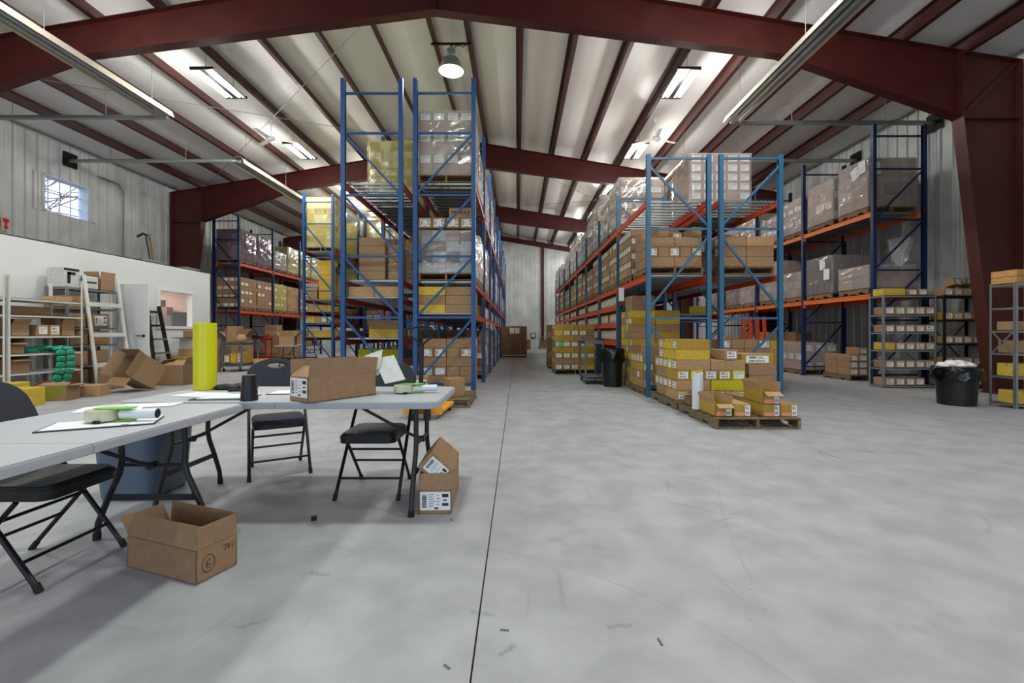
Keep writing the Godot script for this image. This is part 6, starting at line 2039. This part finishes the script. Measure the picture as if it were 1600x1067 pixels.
	# debris
	for q in [[-0.42, 2.9, 0.05], [0.55, 1.75, 0.04], [-0.25, 1.62, 0.03], [-0.05, 1.82, 0.035]]:
		mb = MB.new()
		mb.box(Vector3(0, 0.002, 0), Vector3(q[2], 0.004, 0.008), Basis(Vector3.UP, q[0] * 3.0))
		single("wood_splinter", mb.mesh(M.pallet_wood_old), "%s wood splinter lying on the open floor" % {0.05: "long brown", 0.04: "dark angled", 0.03: "tiny", 0.035: "short"}[q[2]], "splinter", v3(q[0], 0, q[1]), 0.0, "splinters on the floor")
	# --- on the tables
	var cup := thing("speaker_cup", "black tapered cylinder standing on the table corner", "speaker", v3(-1.725, 0.757, 2.93))
	mb = MB.new()
	mb.lathe([[0.0, 0.0], [0.05, 0.0], [0.052, 0.004], [0.04, 0.158], [0.036, 0.163], [0.0, 0.163]], 28)
	part(cup, "body", mb.mesh(M.black_plastic))
	var yr := thing("yellow_film_roll", "tall bright yellow film roll standing on the table", "film roll", v3(-2.40, 0.757, 3.5))
	mb = MB.new()
	mb.lathe([[0.03, 0.0], [0.076, 0.0], [0.078, 0.003], [0.078, 0.505], [0.076, 0.508], [0.03, 0.508]], 32)
	part(yr, "film", mb.mesh(M.yellow_film_roll))
	mb = MB.new()
	mb.lathe([[0.026, 0.0], [0.03, 0.0], [0.03, 0.51], [0.026, 0.51], [0.026, 0.0]], 20)
	part(yr, "core", mb.mesh(M.kraft))
	# gloves
	var gv := thing("work_gloves", "pair of black work gloves with red cuffs beside yellow roll", "gloves", v3(-2.2, 0.757, 3.52), 0.2)
	mb = MB.new()
	mb.lathe([[0.0, 0.0], [0.9, 0.02], [1.0, 0.35], [0.75, 0.8], [0.0, 1.0]], 14, Vector3.ZERO)
	var gm := mb.mesh(M.black_plastic)
	for k in 2: part(gv, "glove", gm, Vector3(-0.03 + k * 0.07, 0.0, 0.02 - k * 0.05), Basis(Vector3.UP, k * 0.5) * Basis.from_scale(Vector3(0.1, 0.045, 0.05)))
	for k in 4:
		var f := MB.new()
		f.tube([Vector3(0.03, 0.014, -0.03 + k * 0.02), Vector3(0.09, 0.022, -0.035 + k * 0.024), Vector3(0.14, 0.012, -0.04 + k * 0.028)], 0.011, 8)
		part(gv, "finger", f.mesh(M.black_plastic), Vector3(0.03, 0, 0))
	mb = MB.new()
	mb.cbox(Vector3(0.1, 0.03, 0.05), Vector3(0.07, 0.03, 0.05), 0.01)
	part(gv, "cuff", mb.mesh(M.red_paint))
	var kn := thing("utility_knife", "grey utility knife lying in front of the gloves", "knife", v3(-2.08, 0.757, 3.38), 0.25)
	mb = MB.new()
	mb.cbox(Vector3(0, 0.009, 0), Vector3(0.12, 0.018, 0.026), 0.005)
	part(kn, "handle", mb.mesh(M.dark_metal))
	mb = MB.new()
	mb.box(Vector3(0.08, 0.009, 0), Vector3(0.05, 0.001, 0.016))
	part(kn, "blade", mb.mesh(M.galvanised))
	sheet("clipboard", "dark clipboard under papers on the corner of the tables", -1.95, 3.05, 0.34, 0.24, 0.05, 0.7565, 0.004, M.clipboard)
	sheet("paper_stack", "white papers on the clipboard at the table corner", -1.93, 3.06, 0.31, 0.22, 0.12, 0.761, 0.006)
	sheet("paper_sheet", "white sheet lying near the yellow roll", -2.22, 3.2, 0.3, 0.22, -0.2)
	sheet("paper_sheet", "white sheet on the near table beyond the tape dispenser", -2.33, 2.62, 0.3, 0.22, 0.5)
	sheet("paper_sheet", "white sheet at the seam between the two tables", -2.2, 2.72, 0.3, 0.16, 0.25, 0.758)
	sheet("writing_pad", "dark flat notepad behind the black cylinder", -1.62, 3.3, 0.3, 0.2, 0.1, 0.7565, 0.004, M.clipboard)
	sheet("note_sheet", "white sheet on the dark notepad behind black cylinder", -1.63, 3.31, 0.27, 0.19, 0.12, 0.761)
	var cb := thing("clipboard", "clipboard with white paper under the tape dispenser", "clipboard", v3(-1.96, 0.7565, 2.16), 0.482)
	mb = MB.new()
	mb.box(Vector3(0, 0.002, 0), Vector3(0.42, 0.004, 0.22))
	part(cb, "board", mb.mesh(M.clipboard))
	mb = MB.new()
	mb.box(Vector3(0.004, 0.0055, -0.002), Vector3(0.40, 0.003, 0.21))
	part(cb, "paper", mb.mesh(M.paper))
	mb = MB.new()
	mb.box(Vector3(0.1, 0.0075, 0.1), Vector3(0.03, 0.001, 0.012))
	part(cb, "red_tab", mb.mesh(M.sign_red))
	tape_gun("tape dispenser with cream roll on the clipboard", -1.99, 2.19, 0.12)
	get_child(get_child_count() - 1).position.y = 0.764
	tape_gun("tape dispenser with cream roll at the table's free end", -0.82, 3.28, 0.15)
